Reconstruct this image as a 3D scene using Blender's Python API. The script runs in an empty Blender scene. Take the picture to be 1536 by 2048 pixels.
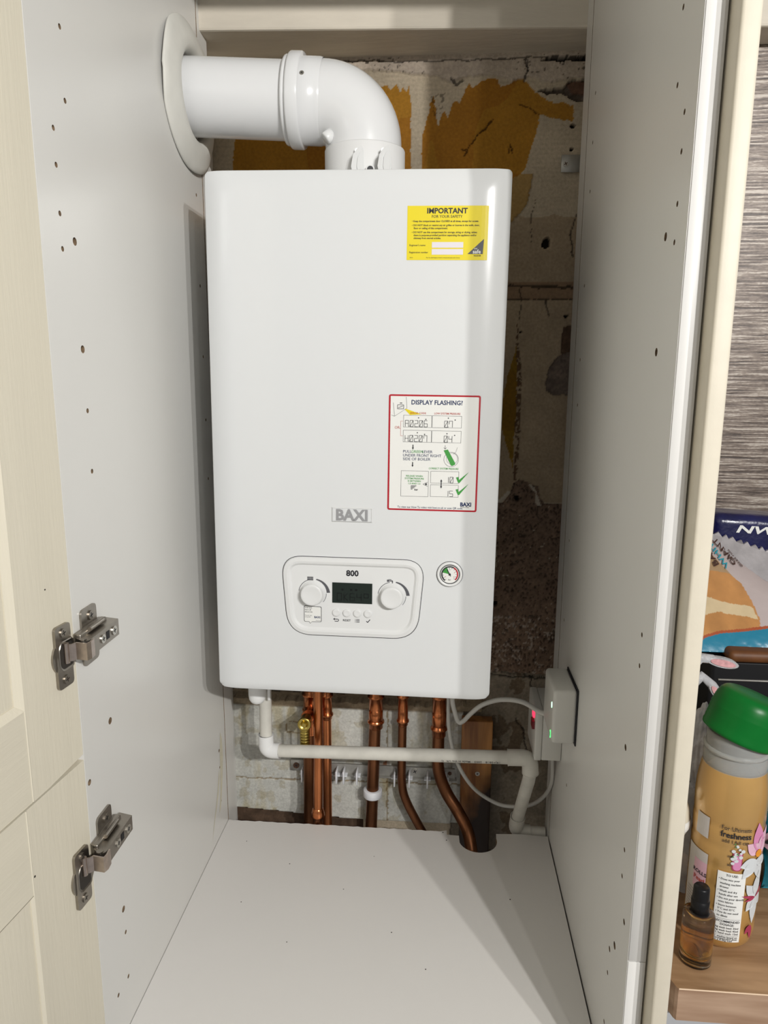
import bpy, bmesh, math, random
import numpy as np
from mathutils import Vector, Matrix, Euler
random.seed(4); rng = np.random.default_rng(7)
S = bpy.context.scene
COL = S.collection
PI = math.pi

# ------------------------------------------------------------------ camera
cam_d = bpy.data.cameras.new('camera'); cam = bpy.data.objects.new('camera', cam_d); COL.objects.link(cam)
cam_d.sensor_fit = 'VERTICAL'; cam_d.sensor_height = 36.0; cam_d.lens = 36.0 * 1418.2 / 2048.0
cam_d.clip_start = 0.02
r_ = Vector((0.99682, 0.08008, 0.00480)); u_ = Vector((-0.0199, 0.1884, 0.9819)); f_ = Vector((-0.0777, 0.9788, -0.1894))
f_.normalize(); r_ = (r_ - f_ * r_.dot(f_)).normalized(); u_ = r_.cross(f_)
cam.matrix_world = Matrix.Translation((0.1161, -0.9384, 0.4476)) @ Matrix((r_, u_, -f_)).transposed().to_4x4()
S.camera = cam
# ------------------------------------------------------------------ world, lamps, exposure
S.view_settings.view_transform = 'Standard'; S.view_settings.look = 'None'
S.view_settings.gamma = 1.0; S.view_settings.use_curve_mapping = False
S.view_settings.exposure = 0.0
W = bpy.data.worlds.new('room_light'); S.world = W; W.use_nodes = True
W.node_tree.nodes['Background'].inputs[0].default_value = (1.0, 0.99, 0.97, 1)
W.node_tree.nodes['Background'].inputs[1].default_value = 0.30
def lamp(name, loc, watts, radius=0.022, col=(1, 0.985, 0.96)):
    d = bpy.data.lights.new(name, 'POINT'); d.energy = watts; d.shadow_soft_size = radius; d.color = col
    o = bpy.data.objects.new(name, d); o.location = loc; COL.objects.link(o)
lamp('spot_lamp', (1.228, -1.93, 1.12), 72)
lamp('spot_lamp', (0.950, -1.93, 1.12), 88)
lamp('spot_lamp', (0.722, -1.93, 1.12), 16)

# cupboard dimensions (metres); z = 0 is the underside of the boiler, y = 0 its front
XL, XR, YF, YG, YB, ZF = -0.2487, 0.3156, -0.2866, 0.1754, 0.222, -0.3332
ZT = 1.004; ZB = -1.0; YW = 0.30; ZS = -0.17

# ------------------------------------------------------------------ materials
def lin(c):
    return tuple(((x / 255) / 12.92 if x / 255 <= 0.04045 else ((x / 255 + 0.055) / 1.055) ** 2.4) for x in c)
def mat(name, col, rough=0.5, metal=0.0, noise=None, bump=None, coat=0.0, trans=0.0, ior=1.45, emit=None, attr=None, alpha=1.0, stretch=(1, 1, 1), spec=0.5, sss=0.0):
    m = bpy.data.materials.new(name); m.use_nodes = True
    nt = m.node_tree; N = nt.nodes; L = nt.links; b = N['Principled BSDF']
    b.inputs['Base Color'].default_value = (*col, 1); b.inputs['Roughness'].default_value = rough
    b.inputs['Metallic'].default_value = metal; b.inputs['Coat Weight'].default_value = coat
    b.inputs['Coat Roughness'].default_value = 0.06
    b.inputs['Transmission Weight'].default_value = trans; b.inputs['IOR'].default_value = ior
    b.inputs['Specular IOR Level'].default_value = spec; b.inputs['Alpha'].default_value = alpha
    if sss: b.inputs['Subsurface Weight'].default_value = sss; b.inputs['Subsurface Radius'].default_value = (.01, .01, .01)
    if emit: b.inputs['Emission Color'].default_value = (*emit[0], 1); b.inputs['Emission Strength'].default_value = emit[1]
    src = None
    if attr:
        a = N.new('ShaderNodeAttribute'); a.attribute_name = attr; src = a.outputs['Color']; L.new(src, b.inputs['Base Color'])
    if noise or bump:
        tc = N.new('ShaderNodeTexCoord'); mp = N.new('ShaderNodeMapping'); mp.inputs['Scale'].default_value = stretch
        L.new(tc.outputs['Object'], mp.inputs['Vector'])
    if noise:
        n = N.new('ShaderNodeTexNoise'); n.inputs['Scale'].default_value = noise[0]; n.inputs['Detail'].default_value = 6
        L.new(mp.outputs[0], n.inputs['Vector'])
        mr = N.new('ShaderNodeMapRange'); mr.inputs[1].default_value = 0.3; mr.inputs[2].default_value = 0.7
        mr.inputs[3].default_value = 1 - noise[1]; mr.inputs[4].default_value = 1 + noise[1] * 0.6
        L.new(n.outputs['Fac'], mr.inputs[0])
        vm = N.new('ShaderNodeVectorMath'); vm.operation = 'SCALE'
        if src: L.new(src, vm.inputs[0])
        else: vm.inputs[0].default_value = col
        L.new(mr.outputs[0], vm.inputs['Scale']); L.new(vm.outputs[0], b.inputs['Base Color'])
    if bump:
        n2 = N.new('ShaderNodeTexNoise'); n2.inputs['Scale'].default_value = bump[0]; n2.inputs['Detail'].default_value = 5
        L.new(mp.outputs[0], n2.inputs['Vector'])
        bp = N.new('ShaderNodeBump'); bp.inputs['Strength'].default_value = bump[1]; bp.inputs['Distance'].default_value = bump[2] if len(bump) > 2 else 0.001
        L.new(n2.outputs['Fac'], bp.inputs['Height']); L.new(bp.outputs[0], b.inputs['Normal'])
    return m
M_ = {}
M_['melamine'] = mat('white_melamine', (.715, .705, .672), .30, noise=(2.2, .035), bump=(420, .12, .0004))
M_['melfloor'] = mat('white_melamine_base', (.735, .715, .685), .42, noise=(2.6, .03), bump=(420, .15, .0004))
M_['edging'] = mat('white_edging', (.72, .71, .69), .35)
M_['chip'] = mat('chipboard_core', (.22, .15, .09), .9, noise=(300, .5), bump=(300, .5))
M_['cream'] = mat('cream_foil', (.69, .64, .52), .5, noise=(5, .03), bump=(55, .28, .0012), stretch=(5, 5, .35))
M_['cream_h'] = mat('cream_foil_rail', (.69, .64, .52), .5, noise=(5, .03), bump=(55, .28, .0012), stretch=(.6, .35, 5))
M_['cream_s'] = mat('cream_panel', (.64, .585, .475), .5, noise=(60, .03), bump=(500, .12, .0004))
M_['steel'] = mat('satin_nickel', (.36, .33, .29), .34, 1.0, noise=(120, .08), bump=(300, .05))
M_['steel_w'] = mat('worn_nickel_link', (.52, .44, .39), .3, 1.0, noise=(160, .15))
M_['zinc'] = mat('zinc_screw', (.62, .6, .55), .3, 1.0)
M_['boiler'] = mat('white_enamel', (.70, .712, .715), .22, noise=(1.5, .01), bump=(900, .04, .0003), coat=.35)
M_['boiler_side'] = mat('white_enamel_side', (.80, .805, .81), .3)
M_['plastic'] = mat('white_plastic', (.72, .725, .72), .33, noise=(3, .01))
M_['flue'] = mat('white_flue_paint', (.74, .745, .75), .2, noise=(3, .012), coat=.2)
M_['rubber'] = mat('off_white_rubber', (.66, .65, .60), .55, noise=(40, .04))
M_['seal'] = mat('grey_gap', (.05, .05, .055), .6)
M_['ink'] = mat('black_print', (.02, .02, .025), .5)
M_['ink_grey'] = mat('grey_print', (.09, .09, .10), .5)
M_['navy'] = mat('navy_print', (.015, .03, .10), .5)
M_['red'] = mat('red_print', (.42, .008, .02), .4)
M_['redtext'] = mat('red_text_print', (.45, .06, .04), .5)
M_['green'] = mat('green_print', (.05, .30, .05), .5)
M_['yellow'] = mat('yellow_label', (.76, .62, .012), .4, noise=(20, .01))
M_['paper'] = mat('white_label', (.78, .78, .75), .4)
M_['field'] = mat('label_field', (.72, .68, .72), .4)
M_['silver'] = mat('silver_grey_badge', (.36, .36, .37), .4, .3)
M_['lcd'] = mat('lcd_screen', (.016, .023, .019), .16, spec=.35)
M_['lcdseg'] = mat('lcd_segment', (.004, .005, .005), .3)
M_['copper'] = mat('copper', (.56, .20, .08), .30, 1.0, noise=(45, .35), bump=(60, .05), stretch=(1, 1, .25))
M_['copper_old'] = mat('tarnished_copper', (.25, .105, .05), .40, 1.0, noise=(40, .45), bump=(60, .06), stretch=(1, 1, .25))
M_['copper_fit'] = mat('bright_copper_fitting', (.58, .20, .08), .24, 1.0, noise=(90, .3))
M_['brass'] = mat('brass', (.50, .38, .10), .28, 1.0, noise=(90, .25))
M_['pvc'] = mat('aged_white_pvc', (.64, .62, .56), .45, noise=(38, .10))
M_['pvc_new'] = mat('white_pvc_elbow', (.80, .80, .79), .33)
M_['cable'] = mat('white_cable', (.60, .59, .55), .42)
M_['box'] = mat('white_thermoplastic', (.60, .59, .55), .38)
M_['nylon'] = mat('white_nylon_clip', (.78, .79, .82), .4, sss=.2)
M_['ledg'] = mat('green_led', (.1, .8, .2), .3, emit=((.10, 1.0, .22), 3.0))
M_['ledgw'] = mat('bright_green_led', (.3, .9, .4), .3, emit=((.45, 1.0, .6), 3.0))
M_['ledr'] = mat('red_neon', (.6, .01, .03), .3, emit=((1.0, .04, .10), 1.6))
M_['redplastic'] = mat('dark_red_plastic', (.16, .004, .01), .35)
M_['galv'] = mat('galvanised_plate', (.42, .41, .38), .45, .6, noise=(80, .15))
M_['rust'] = mat('rusty_screw', (.13, .07, .045), .6, .5, noise=(300, .4))
M_['black'] = mat('black_plastic', (.008, .008, .009), .35, spec=.3)
M_['matt_black'] = mat('matt_black', (.01, .01, .012), .6)
M_['paint'] = mat('old_cream_paint', (.62, .565, .475), .55, noise=(14, .10), bump=(60, .35, .002), stretch=(.5, 2, 2))
M_['steel_dark'] = mat('dark_recess', (.03, .025, .02), .8)

def wood_mat(name, c1, c2, sc, rough=.45, axis='x', stain=None):
    m = bpy.data.materials.new(name); m.use_nodes = True; nt = m.node_tree; N = nt.nodes; L = nt.links; b = N['Principled BSDF']
    tc = N.new('ShaderNodeTexCoord'); mp = N.new('ShaderNodeMapping')
    mp.inputs['Scale'].default_value = (.12, 1, 1) if axis == 'x' else (1, 1, .10)
    L.new(tc.outputs['Object'], mp.inputs[0])
    n1 = N.new('ShaderNodeTexNoise'); n1.inputs['Scale'].default_value = sc; n1.inputs['Detail'].default_value = 8; n1.inputs['Distortion'].default_value = .6
    n2 = N.new('ShaderNodeTexNoise'); n2.inputs['Scale'].default_value = sc * 4; n2.inputs['Detail'].default_value = 4
    L.new(mp.outputs[0], n1.inputs[0]); L.new(mp.outputs[0], n2.inputs[0])
    ad = N.new('ShaderNodeMath'); ad.operation = 'MULTIPLY_ADD'; ad.inputs[1].default_value = .35
    L.new(n2.outputs[0], ad.inputs[0]); L.new(n1.outputs[0], ad.inputs[2])
    cr = N.new('ShaderNodeValToRGB'); cr.color_ramp.elements[0].position = .50; cr.color_ramp.elements[1].position = .84
    cr.color_ramp.elements[0].color = (*c1, 1); cr.color_ramp.elements[1].color = (*c2, 1)
    L.new(ad.outputs[0], cr.inputs[0]); L.new(cr.outputs[0], b.inputs['Base Color'])
    if stain:   # blackened lower end, ragged edge: stain and the floor hole's shade in the colour
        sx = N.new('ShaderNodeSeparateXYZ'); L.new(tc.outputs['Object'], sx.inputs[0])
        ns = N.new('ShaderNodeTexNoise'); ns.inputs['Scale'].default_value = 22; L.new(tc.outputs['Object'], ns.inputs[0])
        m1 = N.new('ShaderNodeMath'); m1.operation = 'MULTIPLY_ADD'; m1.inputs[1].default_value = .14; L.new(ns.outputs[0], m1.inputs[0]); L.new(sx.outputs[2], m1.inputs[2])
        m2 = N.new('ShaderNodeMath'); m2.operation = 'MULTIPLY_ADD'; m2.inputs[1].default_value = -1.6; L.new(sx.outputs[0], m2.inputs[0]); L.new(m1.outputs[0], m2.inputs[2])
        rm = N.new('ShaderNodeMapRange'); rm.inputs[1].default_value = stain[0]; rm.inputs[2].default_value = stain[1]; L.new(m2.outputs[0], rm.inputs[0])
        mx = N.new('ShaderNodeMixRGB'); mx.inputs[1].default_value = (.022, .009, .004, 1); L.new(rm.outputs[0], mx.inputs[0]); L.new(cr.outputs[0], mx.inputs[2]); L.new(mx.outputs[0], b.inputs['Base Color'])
    b.inputs['Roughness'].default_value = rough
    bp = N.new('ShaderNodeBump'); bp.inputs['Strength'].default_value = .15; bp.inputs['Distance'].default_value = .001
    L.new(ad.outputs[0], bp.inputs['Height']); L.new(bp.outputs[0], b.inputs['Normal'])
    return m
M_['oak'] = wood_mat('oak_worktop', (.19, .10, .042), (.42, .26, .14), 26)
M_['oak_edge'] = wood_mat('oak_worktop_edge', (.30, .18, .11), (.47, .32, .22), 34)
M_['batten'] = wood_mat('stained_shaded_pine', (.17, .06, .014), (.50, .23, .07), 30, axis='z', stain=(.225, .300))

# ------------------------------------------------------------------ mesh builder
_tc = {}
def text_geo(s, size, bold=0.0, align='CENTER', sx=1.0):
    k = (s, size, bold, align, sx)
    if k in _tc: return _tc[k]
    cu = bpy.data.curves.new('txt', 'FONT'); cu.body = s; cu.size = size; cu.align_x = align; cu.offset = bold * size
    cu.resolution_u = 2; cu.fill_mode = 'FRONT' if hasattr(cu, 'fill_mode') else cu.fill_mode
    o = bpy.data.objects.new('txt', cu); COL.objects.link(o)
    dg = bpy.context.evaluated_depsgraph_get()
    me = bpy.data.meshes.new_from_object(o.evaluated_get(dg))
    v = [(p.co.x * sx, p.co.y) for p in me.vertices]; f = [tuple(p.vertices) for p in me.polygons]
    bpy.data.objects.remove(o); bpy.data.curves.remove(cu); bpy.data.meshes.remove(me)
    _tc[k] = (v, f); return v, f
SEG = {'0': 'abcdefz', '1': 'bc', '2': 'abged', '4': 'fgbc', '5': 'afgcd', '6': 'afgcde', '7': 'fabc', '9': 'afgbcd', 'A': 'abcefg', 'H': 'fegbc', 'K': 'fegbc', 'O': 'abcdef', 'o': 'abgf', 'S': 'afgcd', 'h': 'fegc', '.': '.'}
class M:
    def __init__(s): s.v = []; s.f = []; s.m = []; s.s = []
    def add(s, vs, fs, mi=0, smooth=False):
        b = len(s.v); s.v += [tuple(p) for p in vs]
        for f in fs: s.f.append(tuple(b + i for i in f)); s.m.append(mi); s.s.append(smooth)
        return s
    def box(s, x0, x1, y0, y1, z0, z1, mi=0):
        vs = [(x, y, z) for x in (x0, x1) for y in (y0, y1) for z in (z0, z1)]
        return s.add(vs, [(0, 1, 3, 2), (4, 6, 7, 5), (0, 4, 5, 1), (2, 3, 7, 6), (0, 2, 6, 4), (1, 5, 7, 3)], mi)
    def bm(s, bm, mi=0, smooth=False, xf=None):
        bm.verts.index_update()
        s.add([(xf @ v.co if xf else v.co) for v in bm.verts], [[v.index for v in f.verts] for f in bm.faces], mi, smooth); bm.free(); return s
    def rbox(s, x0, x1, y0, y1, z0, z1, r=.002, seg=2, mi=0, xf=None, smooth=True):
        bm = bmesh.new(); bmesh.ops.create_cube(bm, size=1)
        for v in bm.verts: v.co = Vector(((x0 + x1) / 2 + v.co.x * (x1 - x0), (y0 + y1) / 2 + v.co.y * (y1 - y0), (z0 + z1) / 2 + v.co.z * (z1 - z0)))
        bmesh.ops.bevel(bm, geom=bm.edges[:], offset=r, segments=seg, affect='EDGES', profile=.5)
        return s.bm(bm, mi, smooth, xf)
    def tube(s, pts, r, n=20, mi=0, caps=True, smooth=True):
        pts = [Vector(p) for p in pts]; rs = r if isinstance(r, (list, tuple)) else [r] * len(pts)
        vs = []; fs = []; t0 = (pts[1] - pts[0]).normalized()
        a = t0.cross(Vector((0, 0, 1)) if abs(t0.z) < .9 else Vector((1, 0, 0))).normalized()
        for i, p in enumerate(pts):
            t = ((pts[min(i + 1, len(pts) - 1)] - p).normalized() + (p - pts[max(i - 1, 0)]).normalized())
            if t.length < 1e-9: t = t0
            t.normalize(); a = (a - t * a.dot(t)).normalized(); b = t.cross(a)
            for k in range(n): vs.append(p + (a * math.cos(2 * PI * k / n) + b * math.sin(2 * PI * k / n)) * rs[i])
        for i in range(len(pts) - 1):
            for k in range(n): fs.append((i * n + k, i * n + (k + 1) % n, (i + 1) * n + (k + 1) % n, (i + 1) * n + k))
        s.add(vs, fs, mi, smooth)
        if caps:
            s.add(vs[:n], [tuple(range(n))[::-1]], mi); s.add(vs[-n:], [tuple(range(n))], mi)
        return s
    def lathe(s, prof, xf=None, n=40, mi=0, smooth=True, sy=1.0):
        """profile of (radius, height) about local z"""
        vs = []; fs = []
        for r, h in prof:
            for k in range(n):
                p = Vector((r * math.cos(2 * PI * k / n), r * sy * math.sin(2 * PI * k / n), h)); vs.append(xf @ p if xf else p)
        for i in range(len(prof) - 1):
            for k in range(n): fs.append((i * n + k, i * n + (k + 1) % n, (i + 1) * n + (k + 1) % n, (i + 1) * n + k))
        return s.add(vs, fs, mi, smooth)
    def prism(s, poly, h0, h1, fr, mi=0, side=None, cap0=True):
        """2-D polygon extruded along the frame's third axis: fr(a, b, h) -> point"""
        n = len(poly)
        s.add([fr(a, b, h1) for a, b in poly], [tuple(range(n))], mi)
        if cap0: s.add([fr(a, b, h0) for a, b in poly], [tuple(range(n))[::-1]], mi)
        vs = [fr(a, b, h0) for a, b in poly] + [fr(a, b, h1) for a, b in poly]
        return s.add(vs, [(i, (i + 1) % n, n + (i + 1) % n, n + i) for i in range(n)], mi if side is None else side)
    def flat(s, poly, h, fr, mi=0): return s.add([fr(a, b, h) for a, b in poly], [tuple(range(len(poly)))], mi)
    def rect(s, a0, a1, b0, b1, h, fr, mi=0): return s.flat([(a0, b0), (a1, b0), (a1, b1), (a0, b1)], h, fr, mi)
    def ring(s, po, pi, ho, hi, fr, mi=0, smooth=False):
        n = len(po); vs = [fr(a, b, ho) for a, b in po] + [fr(a, b, hi) for a, b in pi]
        return s.add(vs, [(i, (i + 1) % n, n + (i + 1) % n, n + i) for i in range(n)], mi, smooth)
    def line(s, a0, b0, a1, b1, w, h, fr, mi=0):
        dx, dy = a1 - a0, b1 - b0; L = math.hypot(dx, dy) or 1; nx, ny = -dy / L * w / 2, dx / L * w / 2
        return s.flat([(a0 + nx, b0 + ny), (a0 - nx, b0 - ny), (a1 - nx, b1 - ny), (a1 + nx, b1 + ny)], h, fr, mi)
    def frame(s, a0, a1, b0, b1, w, h, fr, mi=0):
        for q in ((a0, b0, a1, b0), (a1, b0, a1, b1), (a1, b1, a0, b1), (a0, b1, a0, b0)): s.line(*q, w, h, fr, mi)
        return s
    def text(s, t, a, b, size, h, fr, mi=0, bold=0.0, align='CENTER', sx=1.0, rot=0.0, sub=False):
        v, f = text_geo(t, size, bold, align, sx); c, q = math.cos(rot), math.sin(rot)
        return s.add([fr(a + x * c - y * q, b + x * q + y * c, h) for x, y in v], f, mi)
    def seg(s, t, a, b, w, hh, gap, lw, h, fr, mi=0):
        for ch in t:
            if ch == '.':
                s.rect(a - gap * .8, a - gap * .8 + lw * 1.3, b, b + lw * 1.3, h, fr, mi); continue
            ww = w * (.35 if ch == '1' else 1); x0, x1 = (a, a + ww)
            S_ = {'a': (x0, b + hh, x1, b + hh), 'b': (x1, b + hh, x1, b + hh / 2), 'c': (x1, b + hh / 2, x1, b), 'd': (x0, b, x1, b),
                  'e': (x0, b, x0, b + hh / 2), 'f': (x0, b + hh / 2, x0, b + hh), 'g': (x0, b + hh / 2, x1, b + hh / 2), 'z': (x0, b, x1, b + hh)}
            for q in SEG[ch]: s.line(*S_[q], lw, h, fr, mi)
            a += ww + gap
        return s
def disc(cx, cy, r, n=28, a0=0, a1=2 * PI): return [(cx + r * math.cos(a0 + (a1 - a0) * k / n), cy + r * math.sin(a0 + (a1 - a0) * k / n)) for k in range(n)]
def arcband(cx, cy, r0, r1, a0, a1, n=18):
    return [(cx + r0 * math.cos(a0 + (a1 - a0) * k / n), cy + r0 * math.sin(a0 + (a1 - a0) * k / n)) for k in range(n + 1)] + \
           [(cx + (r1[0] + (r1[1] - r1[0]) * (n - k) / n) * math.cos(a1 - (a1 - a0) * k / n), cy + (r1[0] + (r1[1] - r1[0]) * (n - k) / n) * math.sin(a1 - (a1 - a0) * k / n)) for k in range(n + 1)]
def smooth_path(P, k=8):
    P = [Vector(p) for p in P]; Q = [2 * P[0] - P[1]] + P + [2 * P[-1] - P[-2]]; out = []
    for i in range(1, len(Q) - 2):
        for j in range(k):
            t = j / k; a, b, c, d = Q[i - 1:i + 3]
            out.append(.5 * ((2 * b) + (c - a) * t + (2 * a - 5 * b + 4 * c - d) * t * t + (-a + 3 * b - 3 * c + d) * t ** 3))
    return out + [P[-1]]
def round_poly(P, rad, n=8):
    out = []; m = len(P)
    for i in range(m):
        p = Vector(P[i]); a = Vector(P[i - 1]); b = Vector(P[(i + 1) % m]); r = rad[i] if isinstance(rad, (list, tuple)) else rad
        da = (a - p).normalized(); db = (b - p).normalized()
        s_, e_ = p + da * r, p + db * r
        for k in range(n + 1):
            t = k / n; out.append(tuple((1 - t) ** 2 * s_ + 2 * t * (1 - t) * p + t * t * e_))
    return out
def wmat(o):
    m = o.matrix_basis.copy()
    return wmat(o.parent) @ m if o.parent else m
def build(name, m, mats, parent=None, local=False, label=None, recalc=True, origin=None):
    mats = mats if isinstance(mats, (list, tuple)) else [mats]
    me = bpy.data.meshes.new(name)
    vs = m.v
    if parent is not None and not local:
        inv = wmat(parent).inverted(); vs = [inv @ Vector(p) for p in vs]
    o_loc = Vector((0, 0, 0))
    if parent is None:
        A = np.array(vs); mn = A.min(0); mx = A.max(0)
        o_loc = Vector(((mn[0] + mx[0]) / 2, (mn[1] + mx[1]) / 2, mn[2])); vs = (A - np.array(o_loc)).tolist()
    me.from_pydata([tuple(p) for p in vs], [], m.f)
    me.polygons.foreach_set('material_index', m.m); me.polygons.foreach_set('use_smooth', m.s)
    for x in mats: me.materials.append(M_[x] if isinstance(x, str) else x)
    if recalc:
        bm = bmesh.new(); bm.from_mesh(me); bmesh.ops.remove_doubles(bm, verts=bm.verts, dist=1e-6) if recalc == 'weld' else None
        bmesh.ops.recalc_face_normals(bm, faces=bm.faces); bm.to_mesh(me); bm.free()
    me.update()
    o = bpy.data.objects.new(name, me); COL.objects.link(o); o.location = o_loc
    if parent is not None: o.parent = parent
    if label: o['label'] = label
    return o
def thing(name, label, cat, loc=(0, 0, 0), group=None, rot=None):
    o = bpy.data.objects.new(name, None); o.empty_display_size = .02; COL.objects.link(o); o.location = loc
    if rot: o.rotation_euler = rot
    o['label'] = label; o['category'] = cat
    if group: o['group'] = group
    return o
def tag(o, label, cat, group=None):
    o['label'] = label; o['category'] = cat
    if group: o['group'] = group
    return o
def struct(o): o['kind'] = 'structure'; return o
def boolean(o, cutters):
    """cut real holes into a panel; the cut faces show the board's core"""
    c = M()
    for q in cutters: q(c)
    me = bpy.data.meshes.new('cut'); me.from_pydata(c.v, [], c.f)
    bm = bmesh.new(); bm.from_mesh(me); bmesh.ops.remove_doubles(bm, verts=bm.verts, dist=1e-7); bmesh.ops.recalc_face_normals(bm, faces=bm.faces); bm.to_mesh(me); bm.free()
    co = bpy.data.objects.new('cut', me); COL.objects.link(co); co.parent = o.parent
    bm = bmesh.new(); bm.from_mesh(o.data); bmesh.ops.remove_doubles(bm, verts=bm.verts, dist=1e-7); bmesh.ops.recalc_face_normals(bm, faces=bm.faces); bm.to_mesh(o.data); bm.free()
    md = o.modifiers.new('b', 'BOOLEAN'); md.operation = 'DIFFERENCE'; md.object = co; md.solver = 'EXACT'; md.use_self = True
    bpy.context.view_layer.update()
    ne = bpy.data.meshes.new_from_object(o.evaluated_get(bpy.context.evaluated_depsgraph_get()))
    mats = list(o.data.materials); o.modifiers.clear(); o.data = ne
    bpy.data.objects.remove(co)
    return ne

# ------------------------------------------------------------------ the setting: rough wall behind the boiler
def vnoise(X, Z, sc, seed):
    r = np.random.default_rng(seed); G = r.random((160, 160)); x = X * sc + 60.0; z = Z * sc + 60.0
    xi = np.floor(x).astype(int); zi = np.floor(z).astype(int); fx = x - xi; fz = z - zi
    fx = fx * fx * (3 - 2 * fx); fz = fz * fz * (3 - 2 * fz); g = lambda i, j: G[i % 160, j % 160]
    return (g(xi, zi) * (1 - fx) + g(xi + 1, zi) * fx) * (1 - fz) + (g(xi, zi + 1) * (1 - fx) + g(xi + 1, zi + 1) * fx) * fz
def fbm(X, Z, sc, seed, o=4):
    a = 0; t = 0
    for i in range(o): a = a + vnoise(X, Z, sc * 2 ** i, seed + i) * .5 ** i; t += .5 ** i
    return a / t
def inpoly(X, Z, P):
    c = np.zeros(X.shape, bool); n = len(P)
    for i in range(n):
        x0, z0 = P[i]; x1, z1 = P[(i + 1) % n]
        if z0 == z1: continue
        k = ((z0 > Z) != (z1 > Z)) & (X < (x1 - x0) * (Z - z0) / (z1 - z0) + x0); c ^= k
    return c
def dline(X, Z, P):
    d = np.full(X.shape, 9.0)
    for (x0, z0), (x1, z1) in zip(P[:-1], P[1:]):
        L = (x1 - x0) ** 2 + (z1 - z0) ** 2 + 1e-12; t = np.clip(((X - x0) * (x1 - x0) + (Z - z0) * (z1 - z0)) / L, 0, 1)
        d = np.minimum(d, np.hypot(X - x0 - t * (x1 - x0), Z - z0 - t * (z1 - z0)))
    return d
xs = np.concatenate([np.arange(-.34, .335, .0018)]); zs = np.concatenate([np.arange(-.52, -.09, .0018), np.arange(-.09, .70, .0024), np.arange(.70, .965, .0016)])
xs = np.append(xs, .336)
X, Z = np.meshgrid(xs, zs)
wx = X + (fbm(X, Z, 90, 3) - .5) * .006; wz = Z + (fbm(X, Z, 90, 11) - .5) * .006
Cw = np.zeros(X.shape + (3,)); D = np.zeros(X.shape)          # colour, depth towards the room
f1 = fbm(X, Z, 14, 21)[..., None]; f2 = fbm(X, Z, 60, 31)[..., None]; f3 = fbm(X, Z, 300, 41, 3)[..., None]
Cw[:] = np.array([.50, .42, .31]) * (.75 + .5 * f1) * (.92 + .16 * f2)                 # bare cream lining / plaster
lines = (np.sin((Z + .002 * vnoise(X, Z, 20, 5)) * 900) * .5 + .5)[..., None]
Cw *= 1 - .07 * lines * (Z > .75)[..., None]
mid = (Z + .05 * (fbm(X, Z, 12, 77) - .5) < .70) & (Z > .23); Cw[mid] *= np.array([.80, .74, .68])
k = (Z < .60) & (Z > .571); Cw[k] *= np.array([.72, .62, .56])
D += (fbm(X, Z, 30, 51) - .5) * .0025
PO = {
 'orangeA': [(-0.246, 0.70), (-0.231, 0.834), (-0.156, 0.85), (-0.078, 0.84), (-0.0, 0.70)],
 'orangeB': [(0.00, 0.70), (0.0, 0.90), (0.018, 0.903), (0.026, 0.896), (0.034, 0.905), (0.04, 0.892), (0.045, 0.901), (0.05, 0.890), (0.054, 0.904), (0.055, 0.888), (0.058, 0.877), (0.059, 0.70)],
 'orangeC': [(0.078, 0.70), (0.076, 0.824), (0.081, 0.843), (0.088, 0.868), (0.093, 0.887), (0.096, 0.876), (0.098, 0.857), (0.103, 0.841), (0.106, 0.853), (0.111, 0.863), (0.118, 0.852), (0.123, 0.87), (0.128, 0.879), (0.135, 0.873), (0.141, 0.884), (0.149, 0.904), (0.155, 0.895), (0.168, 0.905), (0.186, 0.91), (0.194, 0.906), (0.2, 0.897), (0.214, 0.901), (0.229, 0.909), (0.242, 0.9), (0.257, 0.886), (0.266, 0.878), (0.286, 0.871), (0.314, 0.868), (0.315, 0.851), (0.312, 0.843), (0.298, 0.847), (0.279, 0.849), (0.263, 0.855), (0.26, 0.836), (0.253, 0.81), (0.244, 0.777), (0.235, 0.764), (0.224, 0.751), (0.211, 0.70)],
 'orangeD': [(0.237, 0.486), (0.24, 0.497), (0.243, 0.441), (0.244, 0.365), (0.242, 0.348), (0.242, 0.289), (0.234, 0.317), (0.221, 0.356), (0.221, 0.407), (0.228, 0.453)]}
dx = X + (fbm(X, Z, 150, 61) - .5) * .004; dz = Z + (fbm(X, Z, 150, 62) - .5) * .006
for kk, P in PO.items():
    m_ = inpoly(dx, dz, P)
    base = np.array([.40, .19, .022]) if kk != 'orangeD' else np.array([.27, .155, .016])
    patch = (vnoise(X * 1.0, Z * .45, 22, 71) > .52)[..., None]
    Cc = base * (.78 + .36 * f1) * (1 - .16 * patch * np.array([.6, 1.1, 1.2])) * (.95 + .1 * f2)
    Cw[m_] = Cc[m_]; D[m_] -= .0006
def paintp(P, col, var=.2, dd=0.0, warp=True):
    m_ = inpoly(wx if warp else X, wz if warp else Z, P)
    Cc = np.array(col) * (1 - var + 2 * var * f2) * (1 - var * .8 + 1.6 * var * f3)
    Cw[m_] = Cc[m_]; D[m_] += dd; return m_
paintp([(0.235, 0.764), (0.257, 0.767), (0.252, 0.743), (0.246, 0.721), (0.236, 0.706), (0.225, 0.694), (0.20, 0.69), (0.20, 0.754)], (.37, .235, .085), .12, .003)
m_ = paintp([(-0.40, 0.97), (0.35, 0.97), (0.35, 0.91), (0.307, 0.905), (0.264, 0.901), (0.245, 0.91), (0.214, 0.903), (0.198, 0.912), (0.166, 0.914), (0.137, 0.909), (0.124, 0.903), (0.096, 0.914), (0.04, 0.92), (-0.04, 0.926), (-0.40, 0.941)], (.44, .37, .30), .14, .006)
sp = m_ & (vnoise(X, Z, 420, 81) > .86) & (fbm(X, Z, 40, 82) > .52); Cw[sp] *= .25; D[sp] -= .002
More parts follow.
